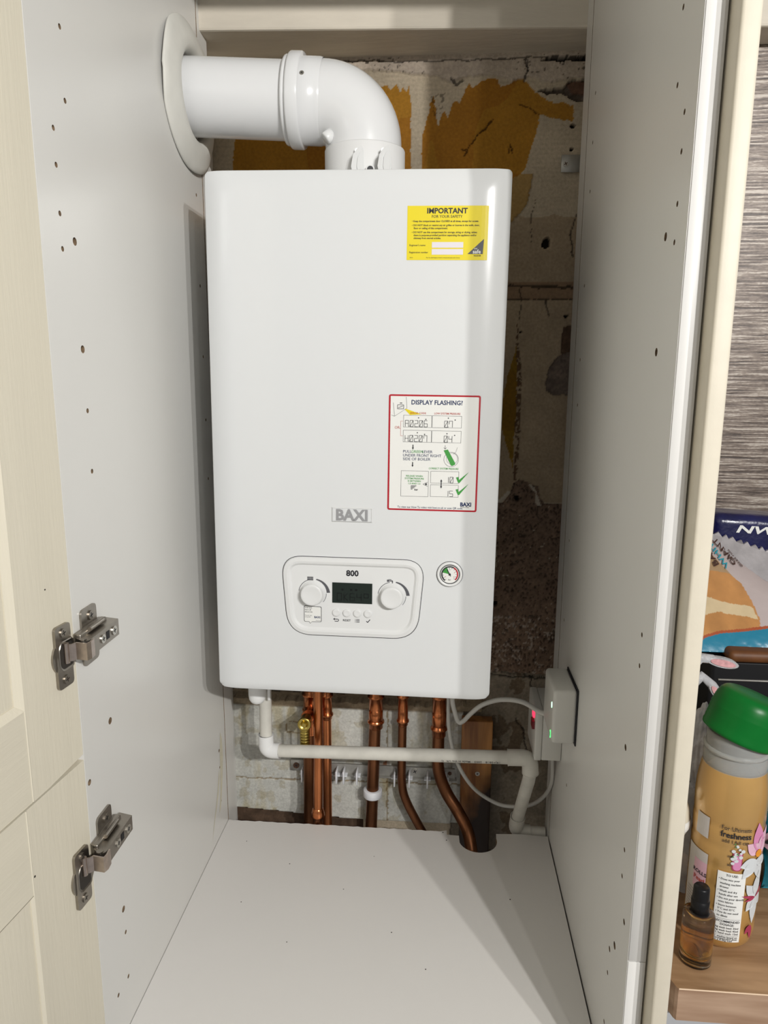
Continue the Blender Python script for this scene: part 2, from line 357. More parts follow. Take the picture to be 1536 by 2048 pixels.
sp = inpoly(X, Z, [(.09, .885), (.112, .89), (.108, .862), (.096, .85)]) & (vnoise(X, Z, 380, 83) > .6); Cw[sp] *= .45
paintp([(0.258, 0.930), (0.273, 0.936), (0.34, 0.936), (0.34, 0.928)], (.02, .015, .01), .2, -.018)
m_ = paintp([(0.258, 0.890), (0.296, 0.893), (0.305, 0.902), (0.34, 0.906), (0.34, 0.870), (0.318, 0.872), (0.306, 0.880), (0.29, 0.885), (0.270, 0.884)], (.11, .085, .065), .8, -.012)
paintp([(0.302, 0.900), (0.335, 0.904), (0.335, 0.882), (0.312, 0.886)], (.13, .07, .045), .5, .006)
paintp([(0.326, 0.53), (0.317, 0.527), (0.313, 0.49), (0.317, 0.474), (.34, .47), (.34, .535)], (.13, .08, .05), .4, -.004)
paintp([(0.34, 0.486), (0.324, 0.486), (0.307, 0.479), (0.297, 0.462), (0.291, 0.437), (0.293, 0.423), (0.305, 0.416), (0.34, 0.416)], (.20, .155, .125), .4, -.005)
m_ = inpoly(wx, wz, [(0.239, 0.539), (0.246, 0.49), (0.251, 0.441), (0.251, 0.356), (0.249, 0.268), (0.243, 0.268), (0.244, 0.348), (0.243, 0.441), (0.240, 0.49)]) & (vnoise(X, Z, 330, 91) > .42)
Cw[m_] = np.array([.13, .075, .04]); D[m_] -= .002
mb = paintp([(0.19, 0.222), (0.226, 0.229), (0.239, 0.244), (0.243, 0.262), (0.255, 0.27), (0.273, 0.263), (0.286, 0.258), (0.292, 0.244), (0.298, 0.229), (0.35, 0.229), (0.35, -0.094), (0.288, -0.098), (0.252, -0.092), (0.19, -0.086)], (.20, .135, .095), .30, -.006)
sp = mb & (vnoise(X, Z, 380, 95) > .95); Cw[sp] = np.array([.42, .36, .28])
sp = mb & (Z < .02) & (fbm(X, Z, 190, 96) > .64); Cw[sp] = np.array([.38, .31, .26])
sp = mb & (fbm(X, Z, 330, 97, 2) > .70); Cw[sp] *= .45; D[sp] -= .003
rim = inpoly(wx, wz, [(.268, .262), (.277, .262), (.292, .236), (.293, .222), (.287, .222), (.284, .245)]); Cw[rim] = np.array([.50, .44, .36])
rim = inpoly(wx, wz, [(.205, .224), (.228, .232), (.240, .25), (.234, .25), (.222, .237), (.205, .230)]); Cw[rim] = np.array([.50, .44, .36])
paintp([(0.18, 0.224), (0.219, 0.216), (0.220, 0.116), (0.214, 0.069), (0.205, 0.031), (0.18, 0.031)], (.38, .33, .24), .15, .004)
mk = paintp([(0.15, -0.086), (0.35, -0.094), (0.36, -0.53), (0.15, -0.53)], (.255, .215, .165), .30, -.004)
sp = mk & (fbm(X, Z, 26, 98) > .56); Cw[sp] *= np.array([.62, .55, .48])
# hollow under the boiler, then the painted boarding below it
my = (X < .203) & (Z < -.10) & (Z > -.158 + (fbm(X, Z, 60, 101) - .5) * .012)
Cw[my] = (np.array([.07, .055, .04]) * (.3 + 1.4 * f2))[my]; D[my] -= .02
ml = (X < .203) & (Z <= -.150 + (fbm(X, Z, 60, 101) - .5) * .010) & (Z > -.170)
Cw[ml] = (np.array([.36, .29, .20]) * (.55 + .9 * f2))[ml]; D[ml] += .004
mw = (X < .168) & (Z <= -.170) & (Z > -.386 - .06 * np.clip(X + .26, 0, .2) * 1.0)
Cc = np.array([.60, .595, .545]) * (.72 + .46 * f1) * (.88 + .2 * f2); Cw[mw] = Cc[mw]; D[mw] += .008
st = fbm(X * 2.2, Z * .5, 20, 111)[..., None]; Cc = Cw * (1 - .45 * np.clip((st - .58) * 6, 0, 1) * np.array([.25, .4, .75])); Cw[mw] = Cc[mw]
st = (fbm(X, Z, 45, 112) > .62); k = mw & st; Cw[k] *= np.array([.86, .82, .74])
for P, w in (([(-.34, -.322), (.166, -.316)], .0013), ([(.0275, -.172), (.0275, -.45)], .0013), ([(-.16, -.20), (-.12, -.20)], .0009), ([(-.165, -.205), (-.165, -.22), (-.125, -.225)], .001)):
    k = (dline(wx, wz, P) < w) & mw; Cw[k] *= np.array([.55, .45, .33]); D[k] -= .0015
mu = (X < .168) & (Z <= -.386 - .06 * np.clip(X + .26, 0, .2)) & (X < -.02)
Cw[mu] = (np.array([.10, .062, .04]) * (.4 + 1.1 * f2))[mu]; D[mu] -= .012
k = inpoly(wx, wz, [(.008, -.262), (.030, -.268), (.033, -.30), (.022, -.31), (.012, -.285)]); Cw[k] = np.array([.42, .38, .33])
k = inpoly(X, Z, [(.020, -.275), (.026, -.270), (.027, -.285), (.033, -.293), (.024, -.292), (.017, -.284)]); Cw[k] = np.array([.28, .13, .07])
# cracks, drilled holes, mortar score
for P, w in (([(0.234, 0.932), (0.24, 0.916), (0.234, 0.905)], .0013), ([(.238, .932), (.240, .916)], .0009), ([(0.188, 0.848), (0.165, 0.825), (0.150, 0.806), (.146, .797)], .0011), ([(.141, .806), (.150, .806)], .0008),
             ([(0.231, 0.869), (0.245, .866), (0.263, 0.855)], .0006), ([(0.123, 0.909), (0.131, 0.901), (.139, .906)], .0016), ([(0.328, 0.704), (0.319, 0.673), (0.326, 0.64)], .001),
             ([(0.18, 0.592), (.25, .594), (0.336, 0.591)], .0018), ([(0.18, 0.572), (0.336, 0.573)], .0007), ([(0.19, -0.092), (.26, -.098), (0.34, -0.100)], .0014), ([(0.266, -0.18), (0.281, -0.205), (0.29, -.25), (0.286, -0.30)], .0011),
             ([(.243, .54), (.245, .56), (.242, .59)], .0007), ([(.262, .73), (.256, .70), (.259, .66)], .0005), ([(.216, .80), (.218, .812), (.222, .800)], .0007), ([(.29, -.10), (.30, -.17), (.33, -.19)], .001),
             ([(-.30, .932), (-.10, .938), (.10, .934), (.33, .936)], .001), ([(.285, .573), (.288, .558), (.292, .545)], .0009)):
    k = dline(wx, wz, P) < w * (0.6 + fbm(X, Z, 100, 121)); Cw[k] *= .28; D[k] -= .0025
for x0, z0, r in ((.3143, .8366, .0040), (.3146, .8021, .0034), (.2813, .661, .0068), (.3205, .5465, .0030), (.2455, .519, .0018), (.252, .236, .0050), (.2195, .041, .0055)):
    d = np.hypot(wx - x0, wz - z0); k = d < r; Cw[k] = np.array([.02, .015, .01]); D[k] -= .012
    k = (d < r * 1.5) & (d >= r); Cw[k] *= 1.12
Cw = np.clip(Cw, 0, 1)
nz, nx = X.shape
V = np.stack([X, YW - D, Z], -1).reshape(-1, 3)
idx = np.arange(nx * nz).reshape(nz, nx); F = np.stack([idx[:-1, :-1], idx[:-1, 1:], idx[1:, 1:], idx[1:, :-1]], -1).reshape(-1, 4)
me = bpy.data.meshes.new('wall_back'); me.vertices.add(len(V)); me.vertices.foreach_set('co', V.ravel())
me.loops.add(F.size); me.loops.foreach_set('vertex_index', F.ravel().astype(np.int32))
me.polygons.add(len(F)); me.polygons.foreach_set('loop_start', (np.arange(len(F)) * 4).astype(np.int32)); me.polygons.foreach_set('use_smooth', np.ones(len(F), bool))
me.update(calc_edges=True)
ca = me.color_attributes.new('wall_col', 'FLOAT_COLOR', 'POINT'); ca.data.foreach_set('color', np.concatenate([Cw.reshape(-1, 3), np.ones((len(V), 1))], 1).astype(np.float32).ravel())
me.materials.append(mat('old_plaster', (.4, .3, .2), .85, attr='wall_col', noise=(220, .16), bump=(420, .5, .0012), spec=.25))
o = bpy.data.objects.new('wall_back', me); COL.objects.link(o); struct(o)
m = M(); m.box(-.9, 2.2, .345, .40, -1.05, 1.30); struct(build('wall_rear', m, mat('bare_blockwork', (.2, .17, .14), .9, noise=(30, .2))))

# wallpapered wall to the right, same plane
wp = bpy.data.materials.new('streaked_wallpaper'); wp.use_nodes = True; nt = wp.node_tree; N = nt.nodes; L = nt.links; b = N['Principled BSDF']
tc = N.new('ShaderNodeTexCoord')
def nz_(sc, stx, stz, det=4, dist=0.0):
    mp = N.new('ShaderNodeMapping'); mp.inputs['Scale'].default_value = (stx, 1, stz); L.new(tc.outputs['Object'], mp.inputs[0])
    n = N.new('ShaderNodeTexNoise'); n.inputs['Scale'].default_value = sc; n.inputs['Detail'].default_value = det; n.inputs['Distortion'].default_value = dist
    L.new(mp.outputs[0], n.inputs[0]); return n.outputs['Fac']
a = nz_(1, 6, 210, 5, .4); c_ = nz_(1, 26, 460, 3, .3); e_ = nz_(1, 160, 420, 2)
mx1 = N.new('ShaderNodeMath'); mx1.operation = 'MULTIPLY_ADD'; mx1.inputs[1].default_value = .55; L.new(c_, mx1.inputs[0]); L.new(a, mx1.inputs[2])
mx2 = N.new('ShaderNodeMath'); mx2.operation = 'MULTIPLY_ADD'; mx2.inputs[1].default_value = .22; L.new(e_, mx2.inputs[0]); L.new(mx1.outputs[0], mx2.inputs[2])
cr = N.new('ShaderNodeValToRGB'); E_ = cr.color_ramp.elements
E_[0].position = .70; E_[0].color = (.045, .032, .026, 1); E_[1].position = 1.08; E_[1].color = (.44, .39, .34, 1)
q = cr.color_ramp.elements.new(.80); q.color = (.11, .082, .067, 1); q = cr.color_ramp.elements.new(.90); q.color = (.20, .158, .13, 1); q = cr.color_ramp.elements.new(.965); q.color = (.29, .24, .20, 1)
L.new(mx2.outputs[0], cr.inputs[0]); L.new(cr.outputs[0], b.inputs['Base Color'])
b.inputs['Roughness'].default_value = .42; b.inputs['Metallic'].default_value = .1
bp = N.new('ShaderNodeBump'); bp.inputs['Strength'].default_value = .5; bp.inputs['Distance'].default_value = .001; L.new(mx2.outputs[0], bp.inputs['Height']); L.new(bp.outputs[0], b.inputs['Normal'])
m = M(); m.box(.356, 2.2, .292, .345, -1.05, .9424); struct(build('wall_right', m, wp))
m = M(); m.box(-.9, 2.2, -.2, .345, -1.07, -1.05); m.box(-2.4, 2.6, -3.2, -.2, -1.07, -1.05)
struct(build('floor', m, mat('grey_floor', (.30, .30, .31), .5, noise=(20, .08))))
# boxed beam across the top of the wall, skewed slightly
m = M(); b0 = Vector((-.9, .155, .9424)); b1 = Vector((2.2, .333, .9424))
ya, yb = .170, .262
ya = .2056 + (-.9 - .045) * .0525; yb_ = .2056 + (2.2 - .045) * .0525
prof = [(0, .0035), (.0008, .0012), (.0035, 0)]
vs = []; fs = []
sec = lambda y: [(y, 1.30), (y, .9424 + .0035), (y + .001, .9424 + .001), (y + .0035, .9424), (.344, .9424), (.344, 1.30)]
n_ = 60
for i in range(n_ + 1):
    t = i / n_; x = -.9 + 3.1 * t
    for (y, z) in sec(ya + (min(yb_, .29) - ya) * t if False else min(ya + (yb_ - ya) * t, .27)): vs.append((x, y, z))
for i in range(n_):
    for j in range(6): fs.append((i * 6 + j, i * 6 + (j + 1) % 6, (i + 1) * 6 + (j + 1) % 6, (i + 1) * 6 + j))
fs += [tuple(range(6)), tuple(range(n_ * 6, n_ * 6 + 6))]
m.add(vs, fs); struct(build('trim_1', m, 'paint'))

# ------------------------------------------------------------------ tall cupboard
cup = thing('tall_cupboard', 'tall white-lined cupboard with cream doors, standing open around the boiler', 'cupboard', (0.033, 0, -1.05))
def hole(x, y, z, r, depth=.009):
    def q(c):
        n = 14; vs = [(x - depth, y + r * math.cos(2 * PI * k / n), z + r * math.sin(2 * PI * k / n)) for k in range(n)] + [(x + depth, y + r * math.cos(2 * PI * k / n), z + r * math.sin(2 * PI * k / n)) for k in range(n)]
        c.add(vs, [tuple(range(n)), tuple(range(n, 2 * n))] + [(k, (k + 1) % n, n + (k + 1) % n, n + k) for k in range(n)])
    return q
def slot(x0, x1, y0, y1, z0, z1): return lambda c: c.box(x0, x1, y0, y1, z0, z1)
LH = [(-.2245, .768, .0026), (-.2245, .704, .0026), (-.2504, .672, .0026), (-.2504, .640, .0026), (-.2504, .597, .0026), (-.2257, .576, .0040), (-.2504, .565, .0026),
      (-.2257, .472, .0040), (-.2250, .410, .0026), (-.2250, .347, .0026), (-.2257, .0640, .0040), (-.2800, .0212, .0034), (-.2270, -.1770, .0038), (-.2257, -.2095, .0025), (-.2270, -.2700, .0025), (-.2540, -.2700, .0025),
      (.1462, .706, .0025), (.1462, .578, .0025), (.1462, .474, .0025), (.1462, .378, .0025), (.1462, .286, .0025), (.1420, -.1800, .0030), (.1420, -.2110, .0022), (.1420, -.2740, .0022), (.1462, .890, .0025)]
RH = [(-.2430, .758, .0025), (-.2430, .697, .0025), (-.2690, .667, .0025), (-.2690, .636, .0025), (-.2690, .594, .0025), (-.2418, .572, .0040), (-.2690, .5625, .0025), (-.2400, .470, .0040), (.1305, .824, .0025), (.1305, .762, .0025), (.1305, .699, .0025),
      (.1325, .574, .0025), (.1340, .471, .0025), (.1345, .406, .0025), (.1400, .200, .0022), (.1469, .070, .0025), (-.2635, .168, .0025), (-.2635, .200, .0025), (-.2370, .0657, .0036), (-.2610, -.0371, .0025), (-.2595, -.0691, .0025), (-.2786, -.1081, .0032),
      (-.2518, -.1606, .0042), (-.2341, -.1812, .0032), (-.2332, -.2127, .0025), (-.2339, -.2773, .0025), (.0529, -.158, .0025)]
def flue_cut(loc):
    def q(c):
        n = 48; vs = [(x - loc.x, .1275 + .053 * math.cos(2 * PI * k / n) - loc.y, .830 + .053 * math.sin(2 * PI * k / n) - loc.z) for x in (XL - .03, XL + .01) for k in range(n)]
        c.add(vs, [tuple(range(n)), tuple(range(n, 2 * n))] + [(k, (k + 1) % n, n + (k + 1) % n, n + k) for k in range(n)])
    return q
def side_panel(x0, x1, yf, inner, holes, name, zsplit):
    m = M(); m.box(x0, x1, yf, YB, ZB, ZT)
    o = build(name, m, ['melamine', 'chip', 'edging'], cup, recalc=False)
    loc = wmat(cup).translation
    cutters = []
    sgn = 1 if inner == x0 else -1
    for y, z, r in holes: cutters.append(hole(inner - loc.x, y - loc.y, z - loc.z, r))
    if name == 'side_panel' and inner == XL: cutters.append(flue_cut(loc))
    cutters.append(slot(inner - .006 - loc.x, inner + .006 - loc.x, YG - loc.y, YG + .0030 - loc.y, -2, 3))
    ne = boolean(o, cutters)
    for p in ne.polygons:
        c = p.center + loc; p.use_smooth = False
        if abs(c.y - yf) < 1e-4: p.material_index = 2
        elif min(abs(c.x - x0), abs(c.x - x1)) > 1e-4 and abs(c.y - YB) > 1e-4 and ZB + 1e-3 < c.z < ZT - 1e-3: p.material_index = 1
    return o
side_panel(XL - .018, XL, YF, XL, LH, 'side_panel', 0)
side_panel(XR, XR + .018, -.300, XR, RH, 'side_panel', 0)
m = M(); m.rbox(XR + .0006, XR + .0178, -.3012, -.2999, ZB, -.135, .0004, 1); m.rbox(XR + .0006, XR + .0178, -.3012, -.2999, -.1340, ZT, .0004, 1)
build('edge_strip', m, 'edging', cup, label='bright white front edging strip with a joint near the bottom')
# panel added outside the left side to block light leaking in behind it
m = M(); m.box(XL - .045, XL - .019, -.27, .292, ZB, ZT); build('light_block_panel', m, 'melamine', cup)
m = M(); m.rbox(.3355, .3515, -.3235, .288, ZB, 1.05, .0028, 3); build('end_panel', m, 'cream_s', cup, label='cream outer end panel standing proud of the carcass')
m = M(); m.box(XL - .018, XR + .018, YF + .004, .196, ZT, ZT + .018); build('top_panel', m, 'melamine', cup)
# base with the pipe cut-out
arc = [(.193 + .0325 * math.cos(t), .157 + .0325 * math.sin(t)) for t in np.linspace(math.radians(196), math.radians(372), 22)]
edge = [(XL + .0006, .1765)] + [(x, .1755 + .0008 * math.sin(i * 2.3) + random.uniform(-.0005, .0005)) for i, x in enumerate(np.arange(-.24, .135, .008))] + [(.1397, .179), (.1402, .1670), (.1610, .1662)] + arc + [(.2254, .1765), (.27, .1795), (XR - .0020, .1765)]
P = [(XR - .0020, YF + .004), (XL + .0006, YF + .004)] + edge
m = M(); m.prism([(a, b) for a, b in P], ZF - .018, ZF, lambda a, b, h: (a, b, h), 0, side=1)
build('base_panel', m, ['melfloor', 'chip'], cup)
for x, y, r in ((.1335, .1725, .0011), (.1395, .152, .0011), (-.115, .07, .0009), (-.02, .02, .0008), (.06, -.06, .0009), (-.17, -.02, .0008), (.11, -.12, .0009), (.235, .02, .0011), (-.085, -.09, .0008), (.02, .10, .0007), (-.2, .12, .0008)):
    m = M(); m.prism(disc(x, y, r, 8), ZF - .001, ZF + .0002, lambda a, b, h: (a, b, h)); build('speck', m, 'steel_dark', cup)
# doors, opened past 90 degrees; inner faces look into the room
dang = math.radians(5.8); dd = Vector((-math.sin(dang), -math.cos(dang), 0)); dn = Vector((math.cos(dang), -math.sin(dang), 0)); do = Vector((XL - .0004, YF - .0006, 0))
DF = lambda u, v, w: do + dd * u + Vector((0, 0, v)) + dn * w
def door(name, v0, v1, su, r0, r1, depth, lab, wedge=False, slope=.007):
    W_ = .596; m = M()
    # outer shell
    a = [DF(u, v, -.020) for u, v in ((0, v0), (W_, v0), (W_, v1), (0, v1))]
    zz = v0 + (.0045 if wedge else 0)
    fr = [(0, zz), (W_, v0), (W_, v1), (0, v1)]
    m.add(a, [(0, 1, 2, 3)], 0)
    b = [DF(0, zz, 0), DF(.055, v0 + .0003, 0), DF(W_, v0, 0), DF(W_, v1, 0), DF(0, v1, 0)]
    m.add([a[0], b[0], b[1], b[2], a[1]], [(0, 1, 2, 3, 4)], 0); m.add([a[1], b[2], b[3], a[2]], [(0, 1, 2, 3)], 0)
    m.add([a[2], b[3], b[4], a[3]], [(0, 1, 2, 3)], 0); m.add([a[3], b[4], b[0], a[0]], [(0, 1, 2, 3)], 0)
    # stiles, rails
    m.add([DF(0, zz, 0), DF(.055, v0 + .0003, 0), DF(su, v0, 0), DF(su, v1, 0), DF(0, v1, 0)], [(0, 1, 2, 3, 4)], 0)
    m.add([DF(W_ - su, v0, 0), DF(W_, v0, 0), DF(W_, v1, 0), DF(W_ - su, v1, 0)], [(0, 1, 2, 3)], 0)
    m.rect(su, W_ - su, v0, r0, -.0003, DF, 1); m.rect(su, W_ - su, r1, v1, -.0003, DF, 1)
    o_ = [(su, r0), (W_ - su, r0), (W_ - su, r1), (su, r1)]; g = slope
    i_ = [(su + g, r0 + g), (W_ - su - g, r0 + g), (W_ - su - g, r1 - g), (su + g, r1 - g)]
    m.ring(o_, i_, 0, -depth, DF, 0); m.flat(i_, -depth - .001, DF, 0); m.ring(i_, i_, -depth, -depth - .001, DF, 0)
    # joint beads where rails meet stiles
    for u in (su, W_ - su):
        m.tube([DF(u, v0 + .0005, -.0004), DF(u, r0, -.0004)], .0009, 8, 0, False); m.tube([DF(u, r1, -.0004), DF(u, v1 - .0005, -.0004)], .0009, 8, 0, False)
    return build(name, m, ['cream', 'cream_h'], cup, recalc=False, label=lab)
door('door', .0535, 1.02, .0790, .1450, .94, .005, 'upper cream framed door with wood-grain foil, hinged open at the left', True)
door('door', -.98, .0515, .0900, -.90, -.0370, .0022, 'lower cream framed door with wood-grain foil, hinged open at the left', slope=.003)
for (u, v, r) in ((.0369, .2477, .0009), (.0872, -.019, .0012)):
    m = M(); m.prism(disc(u, v, r, 8), -.001, .0002, DF); build('pin_mark', m, 'steel_dark', cup)
def screw_head(m, c, n, r, mi=0, mj=1, cross=True):
    n = Vector(n).normalized(); a = n.cross(Vector((0, .3, 1))).normalized(); b = n.cross(a); c = Vector(c)
    fr = lambda x, y, h: c + a * x + b * y + n * h
    m.prism(disc(0, 0, r, 18), -.001, r * .28, fr, mi)
    if cross:
        for an in (.5, .5 + PI / 2):
            ca, sa = math.cos(an) * r * .62, math.sin(an) * r * .62; m.line(-ca, -sa, ca, sa, r * .26, r * .29, fr, mj)
def hinge(vc, va, lab):
    # root part: the arm box running along the side panel
    m = M(); x0, x1 = XL + .0045, XL + .021
    y0, y1 = -.3005, -.2325; h = .0088
    P = [(x0, y0 + .008), (x0, y1 + .004), (x1, y1), (x1, y0 + .004), (x1 - .004, y0)]
    m.prism([(a, b) for a, b in P], va - h, va + h, lambda a, b, k: (a, b, k))
    m.rbox(XL + .003, XL + .010, -.292, -.236, va - .0125, va + .0125, .0015, 2)
    m.tube([(x1 - .006, y0 + .003, va - .0105), (x1 - .006, y0 + .003, va + .0105)], .0036, 12)
    m.tube([(XL + .0115, -.2775, va + .0128), (XL + .0115, -.2485, va + .0128)], .0026, 12)
    o = build('hinge', m, 'steel', cup, label=lab)
    m = M()
    screw_head(m, (x1, -.2445, va), (1, 0, 0), .0050); screw_head(m, (x1, -.2695, va), (1, 0, 0), .0046); m.rect(-.2615, -.2545, va - .0042, va + .0042, 0, lambda a, b, k: (x1 + .0003, a, b), 1)
    build('adjusting_screw', m, ['zinc', 'matt_black'], o)
    m = M()
    fr = lambda a, b, k: (XL + k, a, b)
    for sg in (1, -1):
        P = round_poly([(-.2745, va + sg * .010), (-.2745, va + sg * .0305), (-.2425, va + sg * .0305), (-.2425, va + sg * .010)], [.0005, .006, .006, .0005], 5)
        m.prism(P, .0001, .0024, fr); screw_head(m, (XL + .0024, -.2560, va + sg * .0205), (1, 0, 0), .0052)
    m.rbox(XL + .0002, XL + .0045, -.290, -.236, va - .012, va + .012, .001, 1)
    build('mounting_plate', m, ['steel', 'matt_black'], o)
    # cup wing plate on the door
    m = M(); u0, u1 = .0085, .0325
    outer = round_poly([(u0, vc - .032), (u1, vc - .032), (u1, vc + .032), (u0, vc + .032)], .0045, 5)
    m.prism(outer, .0002, .0032, DF)
    m.prism(disc(.0185, vc, .0190, 36), .0002, .0022, DF)
    # cup well: inner wall and dark bottom seen through the opening
    inn = round_poly([(.0075, vc - .0145), (.0245, vc - .0150), (.0285, vc - .009), (.0285, vc + .009), (.0245, vc + .0150), (.0075, vc + .0145)], .003, 4)
    m.ring(inn, [(a * .9 + .0018, vc + (b - vc) * .86) for a, b in inn], .0040, .0034, DF, 0, True); m.ring(inn, [(a * 1.05 - .0009, vc + (b - vc) * 1.06) for a, b in inn], .0040, .0031, DF, 0, True)
    m.flat([(a * .9 + .0018, vc + (b - vc) * .86) for a, b in inn], .0036, DF, 1)
    for sg in (1, -1): screw_head(m, DF(.0205, vc + sg * .0240, .0032), dn, .0046, 0, 1)
    build('cup_plate', m, ['steel', 'steel_dark'], o)
    m = M()   # cranked link from cup to arm
    pa = DF(.0190, vc, .0030); pb = DF(.0170, vc + .001, .0175); pc = Vector((XL + .0225, -.3030, va - .0005)); pd = Vector((XL + .0195, -.2960, va))
    hh = .0088; path = [DF(.0200, va - .001, .0020), DF(.0170, va - .001, .0085), DF(.0140, va, .0125), Vector((x1 + .0012, y0 - .0035, va)), Vector((x1 + .0018, y0 + .0005, va)), Vector((x1 + .0008, y0 + .009, va))]
    th = .0016; top = [p + Vector((0, 0, hh)) for p in path]; bot = [p - Vector((0, 0, hh)) for p in path]
    off = []
    for i, p in enumerate(path):
        t = (path[min(i + 1, len(path) - 1)] - path[max(i - 1, 0)]); t.z = 0; t.normalize(); off.append(Vector((t.y, -t.x, 0)) * th)
    vs = top + bot + [a + b for a, b in zip(top, off)] + [a + b for a, b in zip(bot, off)]; n = len(path); fs = []
    for i in range(n - 1):
        fs += [(i, i + 1, n + i + 1, n + i), (2 * n + i, 3 * n + i, 3 * n + i + 1, 2 * n + i + 1), (i, 2 * n + i, 2 * n + i + 1, i + 1), (n + i, n + i + 1, 3 * n + i + 1, 3 * n + i)]
    fs += [(0, n, 3 * n, 2 * n), (n - 1, 3 * n - 1, 4 * n - 1, 2 * n - 1)]
    m.add(vs, fs); m.tube([path[0] + dn * .003 - Vector((0, 0, hh + .0015)), path[0] + dn * .003 + Vector((0, 0, hh + .0015))], .0028, 10)
    build('link', m, 'steel_w', o)
hinge(.1750, .1790, 'upper nickel hinge, below the upper door\'s panel')
hinge(-.0710, -.0570, 'lower nickel hinge, near the top of the lower door')
# yellow drip stain on the left panel: thin dried film of glue
m = M()
fr = lambda a, b, k: (XL + k, a, b)
m.flat([(.150, -.150), (.158, -.165), (.160, -.20), (.154, -.235), (.146, -.262), (.138, -.285), (.130, -.29), (.1395, -.255), (.1425, -.225), (.1440, -.19)], .0003, fr)
m.flat([(.139, -.225), (.128, -.255), (.104, -.290), (.090, -.315), (.098, -.295), (.122, -.252), (.137, -.212)], .0003, fr)
build('glue_stain', m, mat('yellow_drip', (.69, .65, .50), .4, noise=(60, .12)), cup, label='pale yellow drip stain low on the left panel')

# ------------------------------------------------------------------ boiler
tb = .0092; Rb = Euler((-.0043, tb, 0)).to_matrix(); off = Vector((0, 0, .35)) - Rb @ Vector((0, 0, .35))
boiler = thing('combi_boiler', 'white wall-hung combi boiler with control panel, gauge and two stickers', 'boiler', off, rot=(-.0043, tb, 0))
def lb(name, m, mats, parent=None, label=None, recalc=True): return build(name, m, mats, parent or boiler, local=True, label=label, recalc=recalc)
BW, BH, BD = .195, .70, .283
def cover_y(x, z):
    ex = (BW - abs(x)); et = BH - z; eb = z
    def s(e, w): t = max(0.0, 1 - e / w); return t * t
    a = .0095 * s(ex, .036); b = .0055 * s(et, .028); c = .0035 * s(eb, .012)
    r = (a ** 1.6 + b ** 1.6 + c ** 1.6) ** (1 / 1.6)
    return r
def cgrid(n, w):
    e = [w * (k / n) ** 1.5 for k in range(n + 1)]; return e
gx = [-BW + e for e in cgrid(12, .042)] + list(np.linspace(-BW + .05, BW - .05, 24)) + [BW - e for e in cgrid(12, .042)][::-1]
gz = [e for e in cgrid(8, .018)] + list(np.linspace(.03, BH - .04, 40)) + [BH - e for e in cgrid(10, .032)][::-1]
m = M(); vs = []; nx = len(gx); nzz = len(gz)
def corner(x, z):   # round the outline's corners
    R = .0085; cx = BW - R; xx, zz = abs(x), z
    if xx > cx and (z < R or z > BH - R * .6):
        R2 = R if z < R else R * .6; cz = R2 if z < R else BH - R2; cx = BW - R2
        if xx > cx:
            dx_, dz_ = xx - cx, zz - cz; mx = max(abs(dx_), abs(dz_)); l = math.hypot(dx_, dz_)
            if l > 1e-9: k = mx / l; dx_ *= k; dz_ *= k
            xx, zz = cx + dx_, cz + dz_
    return math.copysign(xx, x), zz
for z in gz:
    for x in gx: X_, Z_ = corner(x, z); vs.append((X_, cover_y(x, z), Z_))
fs = [(j * nx + i, j * nx + i + 1, (j + 1) * nx + i + 1, (j + 1) * nx + i) for j in range(nzz - 1) for i in range(nx - 1)]
m.add(vs, fs, 0, True)
per = [i for i in range(nx)] + [j * nx + nx - 1 for j in range(1, nzz)] + [(nzz - 1) * nx + i for i in range(nx - 2, -1, -1)] + [j * nx for j in range(nzz - 2, 0, -1)]
pv = [Vector(vs[i]) for i in per]; n = len(pv)
m.add(pv + [Vector((p.x, p.y + .0012, p.z)) for p in pv] + [Vector((p.x, .115, p.z)) for p in pv], [(i, (i + 1) % n, n + (i + 1) % n, n + i) for i in range(n)] + [(n + i, n + (i + 1) % n, 2 * n + (i + 1) % n, 2 * n + i) for i in range(n)], 0)
lb('front_cover', m, 'boiler', recalc='weld')
m = M(); m.box(-BW + .003, BW - .003, .115, BD, .004, BH - .003); m.box(-BW + .006, BW - .006, .03, .116, .012, .016, 1); lb('casing', m, ['boiler_side', 'steel_dark'])
for x in (-.1566, .156):
    m = M(); m.lathe([(0, .004), (.0028, .004), (.0028, 0), (.0014, 0), (.0014, -.004)], Matrix.Translation((x, .020, BH - .001)), 14)
    lb('cover_screw', m, 'zinc')
BF = lambda a, b, h: (a, -h, b)
# control panel
Pout = round_poly([(-.0995, .2008), (.0995, .2008), (.0905, .0877), (-.0905, .0877)], [.030, .030, .034, .034], 10)
def inset(P, d):
    out = []; n = len(P); c = Vector((sum(p[0] for p in P) / n, sum(p[1] for p in P) / n))
    for i in range(n):
        t = Vector(P[(i + 1) % n]) - Vector(P[i - 1]); t.normalize(); nn = Vector((-t.y, t.x)); p = Vector(P[i])
        if nn.dot(c - p) < 0: nn = -nn
        out.append(tuple(p + nn * d))
    return out
m = M()
m.ring(inset(Pout, -.0008), Pout, .0002, .0004, BF, 1)
P1, P2, P3, P4 = inset(Pout, .0012), inset(Pout, .0060), inset(Pout, .0090), inset(Pout, .0118)
m.ring(Pout, P1, .0004, .0028, BF, 0, True); m.ring(P1, P2, .0028, .0036, BF, 0, True); m.ring(P2, P3, .0036, .0030, BF, 0, True); m.ring(P3, P4, .0030, .0006, BF, 0, True)
m.flat(P4, .0006, BF, 0)
H0 = .0009
m.text('800', 0, .1755, .0115, H0, BF, 1, .035)
